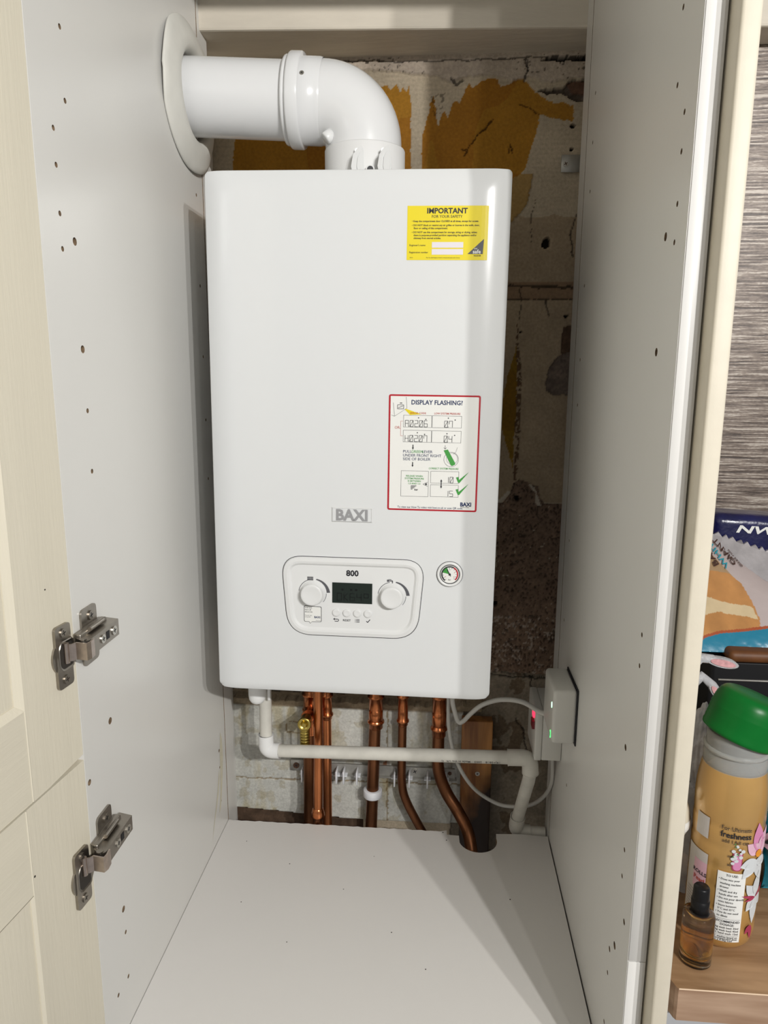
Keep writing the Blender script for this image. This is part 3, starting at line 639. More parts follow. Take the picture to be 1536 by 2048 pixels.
for s_, cx in ((-1, -.0553), (1, .0553)):
    cz = .1490
    m.flat(arcband(cx, cz, .0192, (.0200, .0200), math.radians(100), math.radians(172)), H0, BF, 2)
    m.flat(arcband(cx, cz, .0196, (.0244, .0212), math.radians(3), math.radians(76)), H0, BF, 2)
    m.flat(arcband(cx, cz, .0188, (.0194, .0194), math.radians(-40), math.radians(0)), H0, BF, 2)
# radiator symbol
for k in range(5): m.rect(-.0627 + k * .0017, -.0627 + k * .0017 + .0012, .1672, .1725, H0, BF, 2)
m.rect(-.0630, -.0544, .1680, .1686, H0, BF, 2); m.rect(-.0630, -.0544, .1713, .1719, H0, BF, 2)
# tap symbol
m.rect(.0480, .0506, .1690, .1722, H0, BF, 2); m.rect(.0500, .0560, .1698, .1712, H0, BF, 2); m.rect(.0548, .0562, .1672, .1706, H0, BF, 2); m.rect(.0500, .0540, .1718, .1727, H0, BF, 2)
# key symbols
zi = .1112
m.line(-.0250, zi + .0012, -.0205, zi + .0012, .0009, H0, BF, 1); m.flat([(-.0265, zi + .0012), (-.0243, zi + .0030), (-.0243, zi - .0006)], H0, BF, 1)
m.flat(arcband(-.0205, zi - .0003, .0012, (.0020, .0020), -PI / 2, PI / 2, 8), H0, BF, 1); m.line(-.0245, zi - .0019, -.0205, zi - .0019, .0009, H0, BF, 1)
m.text('RESET', -.0074, zi - .0014, .0042, H0, BF, 1, .01)
for k in range(3): m.line(.0058, zi + .0018 - k * .0019, .0105, zi + .0018 - k * .0019, .0008, H0, BF, 1); m.rect(.0042, .0050, zi + .0014 - k * .0019, zi + .0022 - k * .0019, H0, BF, 1)
m.line(.0200, zi, .0218, zi - .0020, .0010, H0, BF, 1); m.line(.0218, zi - .0020, .0252, zi + .0024, .0010, H0, BF, 1)
cp = lb('control_panel', m, ['plastic', 'ink', 'ink_grey'], recalc=False)
m = M(); x0, x1, z0, z1 = -.0278, .0278, .1363, .1655
m.prism([(x0, z0), (x1, z0), (x1, z1), (x0, z1)], .0006, .0014, BF, 0)
m.seg('O', -.0210, .1400, .0062, .0105, .0030, .0009, .0016, BF, 1)
m.line(-.0115, .1400, -.0115, .1505, .0009, .0016, BF, 1); m.line(-.0115, .1450, -.0065, .1505, .0009, .0016, BF, 1); m.line(-.0115, .1450, -.0060, .1400, .0009, .0016, BF, 1)
m.seg('64', -.0030, .1400, .0062, .0105, .0032, .0009, .0016, BF, 1)
m.frame(.0165, .0225, .1450, .1505, .0009, .0016, BF, 1)
for a in (-.0150, -.003, .004): m.rect(a, a + .003, .1545, .1570, .0016, BF, 1)
lb('lcd_screen', m, ['lcd', 'lcdseg'], cp, label='dark screen reading OK 64 degrees')
for s_, cx in ((-1, -.0553), (1, .0553)):
    m = M(); m.lathe([(.0178, .0006), (.0174, .0020), (.0158, .0024), (.0154, .0105), (.0148, .0122), (.0136, .0128), (.0110, .0122), (0, .0120)], Matrix.Translation((cx, 0, .1490)) @ Matrix.Rotation(PI / 2, 4, 'X'), 44)
    lb('knob', m, 'plastic', cp)
for cx in (-.0221, -.0074, .0074, .0221):
    m = M(); m.lathe([(.0056, .0006), (.0056, .0020), (.0050, .0027), (.0030, .0023), (0, .0022)], Matrix.Translation((cx, 0, .1220)) @ Matrix.Rotation(PI / 2, 4, 'X'), 24); lb('button', m, 'plastic', cp)
# small speech-bubble sticker (its code is left blank)
m = M()
P = round_poly([(-.0678, .1070), (-.0608, .1070), (-.0590, .1042), (-.0566, .1070), (-.0430, .1072), (-.0430, .1296), (-.0678, .1304)], [.002, .0002, .0002, .0002, .002, .002, .002], 3)
m.flat(P, .0009, BF, 1); m.flat([(-.0552 + (a + .0552) * .945, .1180 + (b - .1180) * .945) for a, b in P], .0011, BF, 0)
for i, t in enumerate(('Scan and', 'learn all', 'about me')): m.text(t, -.0665, .1268 - i * .0030, .0028, .0013, BF, 3, .01, 'LEFT')
for i, t in enumerate(('Manuals, tips', 'and guides')): m.text(t, -.0665, .1158 - i * .0022, .0019, .0013, BF, 2, 0, 'LEFT')
m.text('BAXI', -.0446, .1128, .0040, .0013, BF, 4, .03, 'RIGHT'); m.text('baxi.co.uk', -.0446, .1088, .0016, .0013, BF, 2, 0, 'RIGHT')
lb('scan_sticker', m, ['paper', 'ink', 'ink_grey', 'ink_grey', 'navy'], cp, label='small speech-bubble sticker', recalc=False)
# badge
m = M(); m.ring([(-.0290, .2510), (.0268, .2510), (.0268, .2716), (-.0290, .2716)], [(-.0278, .2522), (.0256, .2522), (.0256, .2704), (-.0278, .2704)], .0002, .0016, BF, 0)
m.flat([(-.0278, .2522), (.0256, .2522), (.0256, .2704), (-.0278, .2704)], .0008, BF, 2)
m.text('BAXI', -.0011, .2540, .0210, .0015, BF, 1, .035, sx=.97)
lb('maker_badge', m, ['plastic', 'silver', 'boiler'], label='raised silver-grey badge reading BAXI', recalc=False)
# pressure gauge
m = M(); gx0, gz0 = .1335, .1830
m.prism(disc(gx0, gz0, .0180, 40), .0002, .0006, BF, 1)
m.lathe([(.0174, .0006), (.0172, .0026), (.0160, .0034), (.0140, .0030), (.0136, .0016)], Matrix.Translation((gx0, 0, gz0)) @ Matrix.Rotation(PI / 2, 4, 'X'), 40, 0)
m.ring(disc(gx0, gz0, .0137, 40), disc(gx0, gz0, .0124, 40), .0018, .0014, BF, 1)
g = lb('pressure_gauge', m, ['plastic', 'seal'])
m = M(); m.flat(disc(gx0, gz0, .0124, 40), .0014, BF, 0)
m.flat(arcband(gx0, gz0, .0098, (.0116, .0116), math.radians(-45), math.radians(60)), .0016, BF, 1)
m.flat(arcband(gx0, gz0, .0098, (.0116, .0116), math.radians(60), math.radians(235)), .0016, BF, 3)
m.flat([(gx0, gz0)] + [(gx0 + .0098 * math.cos(math.radians(t)), gz0 + .0098 * math.sin(math.radians(t))) for t in range(112, 172, 6)], .00155, BF, 2)
for i in range(13):
    t = math.radians(235 - i * 23.3); m.line(gx0 + .0080 * math.cos(t), gz0 + .0080 * math.sin(t), gx0 + .0096 * math.cos(t), gz0 + .0096 * math.sin(t), .0005, .0017, BF, 3)
for i, t in enumerate((212, 158, 90, 22, -32)): m.text(str(i), gx0 + .0068 * math.cos(math.radians(t)), gz0 + .0068 * math.sin(math.radians(t)) - .0008, .0026, .0017, BF, 1 if i in (0, 3, 4) else 3)
m.text('bar', gx0, gz0 - .0085, .0030, .0017, BF, 3)
lb('dial', m, ['paper', 'red', 'green', 'ink'], g, label='dial with green and red sectors', recalc=False)
m = M(); t = math.radians(118); m.line(gx0 - .003 * math.cos(t), gz0 - .003 * math.sin(t), gx0 + .0078 * math.cos(t), gz0 + .0078 * math.sin(t), .0010, .0021, BF); m.prism(disc(gx0, gz0, .0015, 14), .0018, .0024, BF)
lb('needle', m, 'ink', g, recalc=False)
# yellow safety label
m = M(); a0, a1, b0, b1 = .0664, .1672, .5912, .6557; h = .0004
YL = lambda a, b, hh: (a, cover_y(a, b) - hh, b)
n = 24
for i in range(n):
    u0 = a0 + (a1 - a0) * i / n; u1 = a0 + (a1 - a0) * (i + 1) / n; m.rect(u0, u1, b0, b1, .0003, YL, 0)
cx = (a0 + a1) / 2 - .001
m.text('IMPORTANT', cx, .6468, .0088, h + .0002, YL, 1, .028, sx=1.02); m.text('FOR YOUR SAFETY', cx, .6415, .0046, h + .0002, YL, 1, .0, sx=.98)
for i, (t, a) in enumerate((('• Keep the compartment door CLOSED at all times, except for access.', 0), ('• DO NOT block or restrict any air grilles or louvres in the walls, door,', .0048), ('   floor or ceiling of this compartment.', .0083), ('• DO NOT use this compartment for storage, airing or drying, unless', .0131), ('   there is purpose-provided partition separating the appliance and/or', .0166), ('   chimney from stored articles.', .0201))):
    m.text(t, .0722, .6365 - a, .00310, h + .0002, YL, 1, .016, 'LEFT', sx=.93)
m.text("Engineer's name", .0695, .6080, .0031, h + .0002, YL, 1, .004, 'LEFT'); m.text('Registration number', .0695, .5995, .0031, h + .0002, YL, 1, .004, 'LEFT', sx=.92)
m.rect(.0978, .1370, .6060, .6128, h + .0001, YL, 2); m.rect(.0978, .1370, .5977, .6045, h + .0001, YL, 2)
m.text('The Gas Safe Register brand is owned and used under licence', .112, .5935, .0017, h + .0002, YL, 1, 0); m.text('10/14', .0700, .5935, .0018, h + .0002, YL, 1, 0, 'LEFT')
m.flat([(.1425, .5985), (.1615, .5985), (.1625, .6165)], h + .0002, YL, 3)
m.text('safe', .1540, .5992, .0066, h + .0004, YL, 4, .02); m.text('GAS', .1525, .6042, .0022, h + .0004, YL, 4, .02); m.text('REGISTER', .1550, .5958, .0021, h + .0002, YL, 1, .02)
lb('safety_label', m, ['yellow', 'ink', 'field', 'ink_grey', 'paper'], label='yellow IMPORTANT FOR YOUR SAFETY sticker', recalc=False)
# red-bordered instruction label
m = M(); rc = .3468; th = math.radians(-.5)
c0 = (.1066, .3467)
def RL(a, b, hh):
    c_, s_ = math.cos(th * 0), 0; x = a; z = b - .0
    return (x, cover_y(x, z) - hh, z)
x0, x1, z0, z1 = .0467, .1664, .2698, .4237
P = round_poly([(x0, z0), (x1, z0), (x1, z1), (x0, z1)], .003, 4)
n = 26; inn = (x0 + .0022, x1 - .0022, z0 + .0022, z1 - .0022)
for i in range(n):
    u0 = inn[0] + (inn[1] - inn[0]) * i / n; u1 = inn[0] + (inn[1] - inn[0]) * (i + 1) / n; m.rect(u0, u1, inn[2], inn[3], .0003, RL, 0)
m.ring(P, inset(P, .0024), .0003, .0003, RL, 1)
def q2(px, py):  # photo-of-label proportions to label metres: px 0..1, py 0..1 from the top
    return x0 + px * (x1 - x0), z1 - py * (z1 - z0)
H = .0006
def T(t, px, py, size, mi=2, bold=.0, align='LEFT', sx=1.0): a, b = q2(px, py); m.text(t, a, b, size, H, RL, mi, bold, align, sx)
T('DISPLAY FLASHING?', .245, .082, .0082, 3, .02, sx=.92)
T('ERROR CODE', .235, .163, .0034, 4, .01); T('LOW SYSTEM PRESSURE', .50, .163, .0034, 4, .01, sx=.94); T('OR', .068, .290, .0048, 4)
def FR(px0, py0, px1, py1, w=.0003, mi=2): a0_, b1_ = q2(px0, py0); a1_, b0_ = q2(px1, py1); m.frame(a0_, a1_, b0_, b1_, w, H, RL, mi)
FR(.165, .175, .475, .275); FR(.48, .175, .80, .275); FR(.165, .302, .475, .402); FR(.48, .302, .80, .402)
def SG(t, px, py, w=.0042, hh=.0082, gap=.0020, mi=2): a, b = q2(px, py); m.seg(t, a, b, w, hh, gap, .00055, H, RL, mi)
SG('A.02.06', .185, .271); SG('0.7', .615, .271); SG('H.02.07', .185, .398); SG('0.4', .615, .398)
for px, py in ((.33, .195), (.41, .207), (.655, .193), (.73, .208), (.32, .322), (.40, .335), (.645, .325), (.73, .338)): a, b = q2(px, py); m.flat(disc(a, b, .0008, 8), H, RL, 2)
def LN(px0, py0, px1, py1, w=.0004, mi=2): m.line(*q2(px0, py0), *q2(px1, py1), w, H, RL, mi)
LN(.135, .225, .16, .225, .0003, 4); LN(.135, .225, .135, .35, .0003, 4); LN(.135, .35, .16, .35, .0003, 4); LN(.12, .288, .135, .288, .0003, 4)
for py in (.425, .575): LN(.275, py, .275, py + .035, .0012); a, b = q2(.275, py + .038); m.flat([(a - .0013, b + .002), (a, b - .0008), (a + .0013, b + .002)], H, RL, 2)
T('PULL', .165, .495, .0052, 3); T('GREEN', .255, .495, .0052, 5); T('LEVER', .375, .495, .0052, 3); T('UNDER FRONT RIGHT', .165, .528, .0052, 3, sx=.97); T('SIDE OF BOILER', .165, .560, .0052, 3)
LN(.63, .425, .63, .455); LN(.615, .444, .63, .457); LN(.645, .444, .63, .457)
m.flat([q2(.615, .468), q2(.660, .460), q2(.745, .575), q2(.745, .588), q2(.715, .600), q2(.700, .598)], H + .0001, RL, 5)
a, b = q2(.70, .545); m.ring(disc(a, b, .0098, 30), disc(a, b, .0094, 30), H - .0001, H - .0001, RL, 6); m.ring(disc(a + .001, b + .001, .0075, 30), disc(a + .001, b + .001, .0072, 30), H - .0001, H - .0001, RL, 6)
LN(.72, .50, .75, .48, .0003, 6); LN(.75, .48, .765, .44, .0003, 6)
T('CORRECT SYSTEM PRESSURE', .455, .633, .0033, 5, .01, sx=.93)
FR(.15, .652, .455, .875); FR(.48, .650, .79, .753); FR(.48, .768, .79, .872)
for i, t in enumerate(('RELEASE WHEN', 'SYSTEM PRESSURE', 'IS BETWEEN', '1.0 AND 1.5')): T(t, .298, .703 + i * .022, .0032, 5, .01, 'CENTER')
for i in range(4): a, b = q2(.26, .782 + i * .0095); m.rect(a, a + .0075 - i * .0017, b - .0004, b + .0004, H, RL, 2)
T('bar', .30, .822, .0038, 2, .02)
a, b = q2(.43, .765); m.line(a - .004, b, a + .002, b + .0028, .0004, H, RL, 2); m.line(a - .004, b, a + .002, b - .0028, .0004, H, RL, 2); m.flat(disc(a, b, .0013, 10), H, RL, 2)
SG('10', .665, .748, hh=.0076); SG('1S', .665, .868, hh=.0076)
LN(.598, .735, .598, .785, .0011)
for s_, py in ((-1, .725), (1, .793)): a, b = q2(.598, py); m.flat([(a - .0014, b + s_ * .002), (a, b - s_ * .001), (a + .0014, b + s_ * .002)], H, RL, 2)
for py in (.735, .840):
    m.flat([q2(.760, py - .035), q2(.785, py - .040), q2(.795, py - .015), q2(.90, py - .085), q2(.80, py + .012), q2(.785, py + .010)], H + .0001, RL, 5)
T('BAXI', .815, .950, .0072, 3, .04, sx=.95); T('Made in Italy', .82, .963, .0022, 6)
T('To view our How To video visit baxi.co.uk or scan QR code.', .115, .978, .0038, 3, .004, sx=.93)
# little drawing of the boiler with its beam of light
LN(.19, .02, .20, .115, .0003); LN(.05, .07, .065, .185, .0003); LN(.065, .185, .20, .115, .0003); LN(.03, .175, .065, .185, .0003)
a, b = q2(.13, .105); m.frame(a - .0040, a + .0040, b - .0026, b + .0026, .0006, H, RL, 2); m.rect(a - .001, a + .002, b + .0045, b + .0055, H, RL, 2); m.line(a - .003, b - .0012, a + .003, b + .0012, .0006, H, RL, 2)
m.flat([q2(.175, .125), q2(.195, .122), q2(.36, .165), q2(.235, .172)], H - .0001, RL, 7)
lb('instruction_label', m, ['paper', 'red', 'ink', 'navy', 'redtext', 'green', 'ink_grey', 'yellow'], label='white red-bordered DISPLAY FLASHING? sticker', recalc=False)

# ------------------------------------------------------------------ flue
flue = thing('flue_pipe', 'white flue pipe with elbow rising from the boiler and leaving through the left panel', 'flue', (0, .13, .70))
ax0 = Vector((-.40, .125, .8385)); ax1 = Vector((-.105, .1295, .8230)); axd = (ax1 - ax0).normalized()
m = M(); m.tube([ax0, ax1 + axd * .004], .0500, 64); m.tube([ax1 + axd * -.003, ax1 + axd * -.0005], [.0505, .0505], 64)
build('straight_pipe', m, 'flue', flue)
def axm(p, d):  # matrix with z along d at p
    return Matrix.Translation(p) @ d.to_track_quat('Z', 'Y').to_matrix().to_4x4()
sk = ax1 - axd * .002
m = M(); m.lathe([(.0505, 0), (.0555, 0), (.0562, .002), (.0562, .0045), (.0552, .006), (.0592, .0066), (.0604, .009), (.0604, .0225), (.0592, .0245), (.0548, .0248), (.0548, .0480), (.0536, .0520)], axm(sk, axd), 72, smooth=True)
# elbow bend
el = []; p0 = sk + axd * .038; Rr = .056
cor = Vector((0, .13, p0.z - .003))
c_ = Vector((-Rr, .13, cor.z - Rr))
el.append(p0)
for k in range(17):
    t = PI / 2 * (1 - k / 16); el.append(Vector((c_.x + Rr * math.cos(t), .13, c_.z + Rr * math.sin(t) + (.0015 * (1 - k / 16)))))
el.append(Vector((0, .13, .735)))
m.tube(el, .0532, 72); build('elbow', m, 'flue', flue)
m = M(); sd = Vector((0, -.95, .32)).normalized(); sc_ = sk + axd * .029; screw_head(m, sc_ + (sd - axd * sd.dot(axd)).normalized() * .0545, sd, .0031); build('fixing_screw', m, ['zinc', 'ink'], flue)
m = M(); m.lathe([(.0535, .060), (.0555, .0600), (.0562, .0585), (.0562, .0), (.057, -.004)], Matrix.Translation((.002, .13, .6955)), 72)
build('clamp_collar', m, mat('milky_collar', (.74, .74, .735), .45), flue)
for cx in (-.0005, .0345):
    m = M()
    fr = lambda a, b, h, cx=cx: Vector((cx + a * 1.25, .0690 + a * 1.15 - h, b))
    P = [(-.0045, .706), (-.0068, .718), (-.0050, .733), (.0005, .7440), (.0035, .7465), (.0048, .744), (.0068, .733), (.0072, .720), (.0050, .708)]
    m.prism(P, -.0015, .0015, fr); m.prism([(a * .5 + .0022, .7245 + (b - .7245) * .72) for a, b in P], .0015, .0032, fr)
    m.tube([Vector((cx - .004, .078, .7405)), Vector((cx - .002, .0712, .7405))], .0032, 12); m.tube([Vector((cx - .005, .080, .722)), Vector((cx - .003, .073, .722))], .0055, 14)
    build('clamp_fin', m, 'plastic', flue)
m = M(); m.tube([(.0155, .080, .716), (.0155, .069, .716)], .0062, 20, 0, True); m.tube([(.0155, .0690, .7165), (.0155, .0685, .7165)], .0042, 16, 1); build('port', m, ['plastic', 'seal'], flue)
m = M(); m.lathe([(.0, .0), (.0085, 0), (.0085, .010), (.0078, .012), (0, .012)], axm(Vector((-.040, .098, .7700)), Vector((-.72, -.25, -.62)).normalized()), 24); build('test_cap', m, 'plastic', flue)
# rubber seal on the panel
m = M(); m.lathe([(.096, .0005), (.0975, .002), (.0965, .0042), (.090, .0075), (.074, .0140), (.064, .0160), (.0575, .0130), (.0545, .006), (.0545, .0005)], Matrix.Translation((XL, .1275, .8300)) @ Matrix.Rotation(PI / 2, 4, 'Y'), 80, sy=1.06)
# break the circle a little: the rubber lip is wavy
m.v = [((x + (.0035 * max(0, math.sin(3.1 * math.atan2(z - .83, y - .1275) - .9))) * (math.hypot(y - .1275, z - .83) > .085), y, z)) for x, y, z in m.v]
tag(build('wall_seal', m, 'rubber'), 'off-white round rubber seal where the flue meets the left panel', 'seal')

# ------------------------------------------------------------------ copper pipes
def fitting(m, x, y, z0, z1, r, mi=0, ribs=()):
    pr = [(r * .86, z0), (r, z0 + .002)]
    for k in sorted(ribs): pr += [(r, k - .0035), (r * 1.22, k - .0015), (r * 1.22, k + .0015), (r, k + .0035)]
    pr += [(r, z1 - .002), (r * .86, z1)]
    m.lathe(pr, Matrix.Translation((x, y, 0)), 28, mi)
def pipe(lab, pts, r, mt, fits, loc, group='copper pipes under the boiler'):
    t = thing('copper_pipe', lab, 'pipe', loc, group)
    m = M(); m.tube(smooth_path(pts, 8), r, 28); build('tube', m, mt, t)
    for f in fits: mm = M(); fitting(mm, *f[:5], ribs=f[5]); build('fitting', mm, 'copper_fit', t)
    return t
G_ = 'copper pipes under the boiler'
p1 = pipe('tarnished copper pipe furthest left, carrying the brass drain valve', [(-.1125, .262, -.02), (-.1150, .262, -.12), (-.1165, .262, -.2), (-.1175, .262, -.3), (-.1190, .262, -.46)], .0110, 'copper_old', [(-.1128, .262, -.166, -.118, .0128, (-.158, -.127))], (-.119, .262, -.46))
m = M(); m.tube([(-.1130, .262, -.160), (-.1095, .225, -.154)], [.0125, .0125], 24); m.tube([(-.1095, .225, -.154), (-.1060, .187, -.147)], [.0105, .0105], 24); m.tube([(-.1098, .228, -.1545), (-.1092, .222, -.1535)], .0138, 24); m.tube([(-.1128, .262, -.16), (-.1128, .262, -.205)], .0128, 24)
build('tee_branch', m, 'copper_fit', p1)
dv = thing('drain_valve', 'small brass drain valve on the leftmost copper pipe, above the white pipe', 'valve', (-.1055, .172, -.176))
m = M(); m.lathe([(0, .0030), (.0060, .0026), (.0085, 0), (.0105, .0004), (.0116, .0018), (.0116, .0050), (.0105, .008), (.0105, .030)], axm(Vector((-.1065, .166, -.1385)), Vector((-.05, .98, -.17)).normalized()), 24)
build('valve_body', m, 'brass', dv)
m = M(); pr = [(.0075, 0)]
for k in range(6): pr += [(.0088, -.002 - k * .0052), (.0088, -.0042 - k * .0052), (.0066, -.0052 - k * .0052)]
m.lathe(pr + [(0, -.035)], Matrix.Translation((-.1070, .174, -.148)), 20); build('hose_tail', m, 'brass', dv)
m = M(); m.prism([(.0045 * math.cos(k * PI / 2 + .5), .0045 * math.sin(k * PI / 2 + .5)) for k in range(4)], -.001, .004, lambda a, b, h: (-.1065 + a, .168 - h, -.1385 + b)); build('spindle', m, 'brass', dv)
t = thing('copper_pipe', 'bright straight copper discharge pipe standing in front of the others', 'pipe', (-.089, .19, -.46), G_)
m = M(); m.tube([(-.0850, .190, .002), (-.0865, .190, -.1977), (-.0890, .190, -.322)], .0081, 28); build('tube', m, 'copper', t)
m = M(); m.lathe([(.0082, .012), (.0096, .010), (.0118, .0), (.0121, -.004), (.0094, -.006), (.0086, -.018), (.0082, -.05), (.0082, -.14)], Matrix.Translation((-.0890, .190, -.322)), 28)
build('reducer', m, 'copper_fit', t)
pipe('bright copper pipe just right of the discharge pipe, joint ring near its top', [(-.0815, .262, -.02), (-.0828, .262, -.12), (-.0832, .262, -.25), (-.0840, .262, -.46)], .0082, 'copper', [(-.0828, .262, -.176, -.120, .0096, (-.166, -.128))], (-.084, .262, -.46))
pipe('thick brown copper pipe in the middle, held by a white clip', [(.0085, .262, -.02), (.0075, .262, -.12), (.0040, .262, -.25), (-.0028, .262, -.46)], .0110, 'copper_old', [(.0078, .262, -.190, -.110, .0127, (-.176, -.126)), (.0078, .262, -.178, -.150, .0131, ())], (-.003, .262, -.46))
pipe('thin copper pipe right of the middle, curving right at the bottom', [(.0575, .262, -.02), (.0572, .262, -.12), (.0560, .262, -.25), (.0570, .262, -.300), (.0650, .262, -.334), (.0900, .262, -.385), (.120, .262, -.44)], .0080, 'copper_old', [(.0572, .262, -.182, -.112, .0094, (-.172, -.124))], (.12, .262, -.44))
pipe('thick copper pipe at the right, swan-necked down into the floor cut-out', [(.1250, .262, -.02), (.1240, .262, -.12), (.1226, .262, -.23), (.1250, .262, -.272), (.1390, .256, -.308), (.1610, .240, -.336), (.1790, .215, -.36), (.187, .19, -.40), (.188, .18, -.47)], .0110, 'copper_old', [(.1234, .262, -.200, -.104, .0127, (-.184, -.122)), (.1234, .262, -.180, -.150, .0131, ())], (.188, .19, -.47))
# white nylon pipe clip
m = M()
m.lathe([(.0112, -.0075), (.0165, -.0075), (.0175, -.006), (.0175, .006), (.0165, .0075), (.0112, .0075)], Matrix.Translation((.0022, .262, -.3205)), 36)
m.rbox(-.007, .012, .274, .296, -.327, -.310, .002, 2)
tag(build('pipe_clip', m, 'nylon'), 'white plastic clip holding the middle copper pipe to the wall', 'pipe clip')
# perforated fixing rail behind the pipes
rail = thing('fixing_rail', 'thin galvanised fixing rail behind the copper pipes with white spacer clips', 'rail', (0, .286, -.300))
m = M(); m.rbox(-.1575, -.125, .2835, .2885, -.2965, -.2735, .0006, 1); m.box(-.13, .155, .2835, .2875, -.297, -.278); m.box(-.13, .158, .276, .2875, -.2985, -.297); build('rail_strip', m, 'galv', rail)
for x, z in ((-.1466, -.2848), (.0800, -.2855)):
    m = M(); screw_head(m, (x, .2833, z), (0, -1, 0), .0058); build('rail_screw', m, ['rust' if x < 0 else 'zinc', 'ink'], rail)
m = M(); screw_head(m, (.1455, .2833, -.2865), (0, -1, 0), .0036, 0, 0, False); build('rail_screw', m, 'rust', rail)
for x in (-.1325, -.067, -.0535, -.0285, .0425, .0700, .1040, .1380):
    m = M(); m.rbox(x - .0014, x + .0014, .262, .284, -.3075, -.2825, .0005, 1); m.box(x - .006, x + .006, .272, .2835, -.2975, -.2955); build('spacer', m, 'nylon', rail)

# pipe under the cut-out, wooden batten
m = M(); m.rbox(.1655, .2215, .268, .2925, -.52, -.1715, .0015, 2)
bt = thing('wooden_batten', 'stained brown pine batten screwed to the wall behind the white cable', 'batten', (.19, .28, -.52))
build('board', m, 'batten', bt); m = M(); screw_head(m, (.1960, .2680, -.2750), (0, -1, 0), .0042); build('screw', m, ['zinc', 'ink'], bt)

# ------------------------------------------------------------------ condensate pipe
cd = thing('condensate_pipe', 'aged white plastic pipe running across in front of the copper pipes', 'pipe', (.26, .20, -.345))
m = M(); m.tube([(-.1715, .165, .0005), (-.1728, .165, -.168)], .0105, 32); build('pipe_section', m, 'pvc', cd)
m = M(); m.tube([(-.172, .165, -.1885), (.236, .125, -.158)], .0108, 32)
pd_ = (Vector((.236, .125, -.158)) - Vector((-.172, .165, -.1885))).normalized(); up = Vector((0, -.94, -.34)); up = (up - pd_ * up.dot(pd_)).normalized()
# the pipe's small black print, upside down along its lower side
def PP(a, b, h):
    ang = b / .0108; nrm = (up * math.cos(ang) + pd_.cross(up) * math.sin(ang)); return Vector((.100, .1385, -.1682)) + (-pd_) * a + nrm * (.0108 + h)
for i, (t_, o_) in enumerate((('19)+5818', -.112), ('2003', -.088), ('Made in the UK  C', -.052))): m.text(t_, -.0 + o_ + .0, -.0015, .0062, .0003, PP, 1, .01)
build('pipe_section', m, ['pvc', 'ink'], cd, label='long horizontal run with small black print')
m = M(); m.tube([(.2720, .120, -.168), (.2700, .13, -.20), (.2625, .196, -.318)], .0104, 32); build('pipe_section', m, 'pvc', cd)
m = M(); m.tube([(.28, .200, -.342), (.312, .200, -.343)], .0108, 32); build('pipe_section', m, 'pvc', cd)
def elbow(m, a, c, b, r, k=.014):
    a, b, c = Vector(a), Vector(b), Vector(c); pa = c + (a - c).normalized() * k; pb = c + (b - c).normalized() * k
    mid = [(1 - t) ** 2 * pa + 2 * t * (1 - t) * c + t * t * pb for t in np.linspace(0, 1, 9)]; m.tube([a] + mid + [b], r, 32)
    for e, f in ((a, pa), (b, pb)): d = (e - f).normalized(); m.tube([e - d * .0015, e], r * 1.03, 32)
m = M(); elbow(m, (-.1728, .165, -.1585), (-.1730, .165, -.1888), (-.1490, .1628, -.1870), .0132); build('elbow_joint', m, 'pvc_new', cd)
m = M(); elbow(m, (.2340, .1250, -.1580), (.2690, .1215, -.1550), (.2715, .1240, -.1830), .0132); build('elbow_joint', m, 'pvc', cd)
m = M(); elbow(m, (.2632, .190, -.3065), (.2610, .200, -.3400), (.2860, .200, -.3420), .0128); build('elbow_joint', m, 'pvc', cd)
m = M(); m.lathe([(.0145, .0600), (.0145, -.013), (.0135, -.020), (.0105, -.025), (.0055, -.028), (0, -.029)], Matrix.Translation((-.1790, .140, -.0610)), 32)
m.rbox(-.163, -.158, .142, .147, -.085, .0, .001, 1)
tag(build('condensate_trap', m, 'pvc_new'), 'white round-bottomed condensate trap under the boiler\'s left side', 'trap')

# ------------------------------------------------------------------ cables and boxes
def cable(lab, pts, r=.0034):
    m = M(); m.tube(smooth_path(pts, 10), r, 14); return tag(build('cable', m, 'cable'), lab, 'cable', 'white cables right of the boiler')
cable('white cable looping from under the boiler up into the upper white box', [(.142, .185, .005), (.1440, .195, -.088), (.1500, .20, -.122), (.1560, .20, -.138), (.1640, .20, -.137), (.1780, .20, -.121), (.1960, .19, -.100), (.2240, .17, -.0800), (.2550, .14, -.0680), (.2780, .10, -.0640), (.2900, .075, -.056)], .0040)
cable('white cable hanging low behind the white pipe and rising to the lower white box', [(.137, .20, .005), (.1385, .215, -.10), (.1415, .225, -.170), (.1570, .235, -.235), (.1880, .245, -.290), (.2290, .245, -.3180), (.2600, .235, -.3170), (.2880, .215, -.2990), (.3060, .19, -.2650), (.3120, .16, -.2200), (.3090, .145, -.175), (.3050, .14, -.148)])
rb = thing('wireless_receiver', 'white rounded box with two green lights on the right panel', 'receiver', (XR, .047, -.068))
m = M(); m.rbox(XR - .0345, XR - .0012, .005, .0885, -.0665, .0150, .0055, 4); build('housing', m, 'box', rb)
m = M(); m.rbox(XR - .0020, XR - .0001, .0035, .090, -.068, .0165, .0008, 1); build('backplate', m, 'matt_black', rb, label='thin black backplate')
m = M(); fr = lambda a, b, h: (XR - .0345 - h, a, b); m.prism([(.0150 + .0022 * math.cos(t), -.0108 + .0045 * math.sin(t)) for t in np.linspace(0, 2 * PI, 17)[:-1]], -.001, .0006, fr); build('indicator_light', m, 'ledgw', rb, label='upper green light')
m = M(); o_ = [(.0150 + .0030 * math.cos(t), -.0555 + .0062 * math.sin(t)) for t in np.linspace(0, 2 * PI, 21)[:-1]]; i_ = [(.0150 + (a - .0150) * .55, -.0555 + (b + .0555) * .7) for a, b in o_]
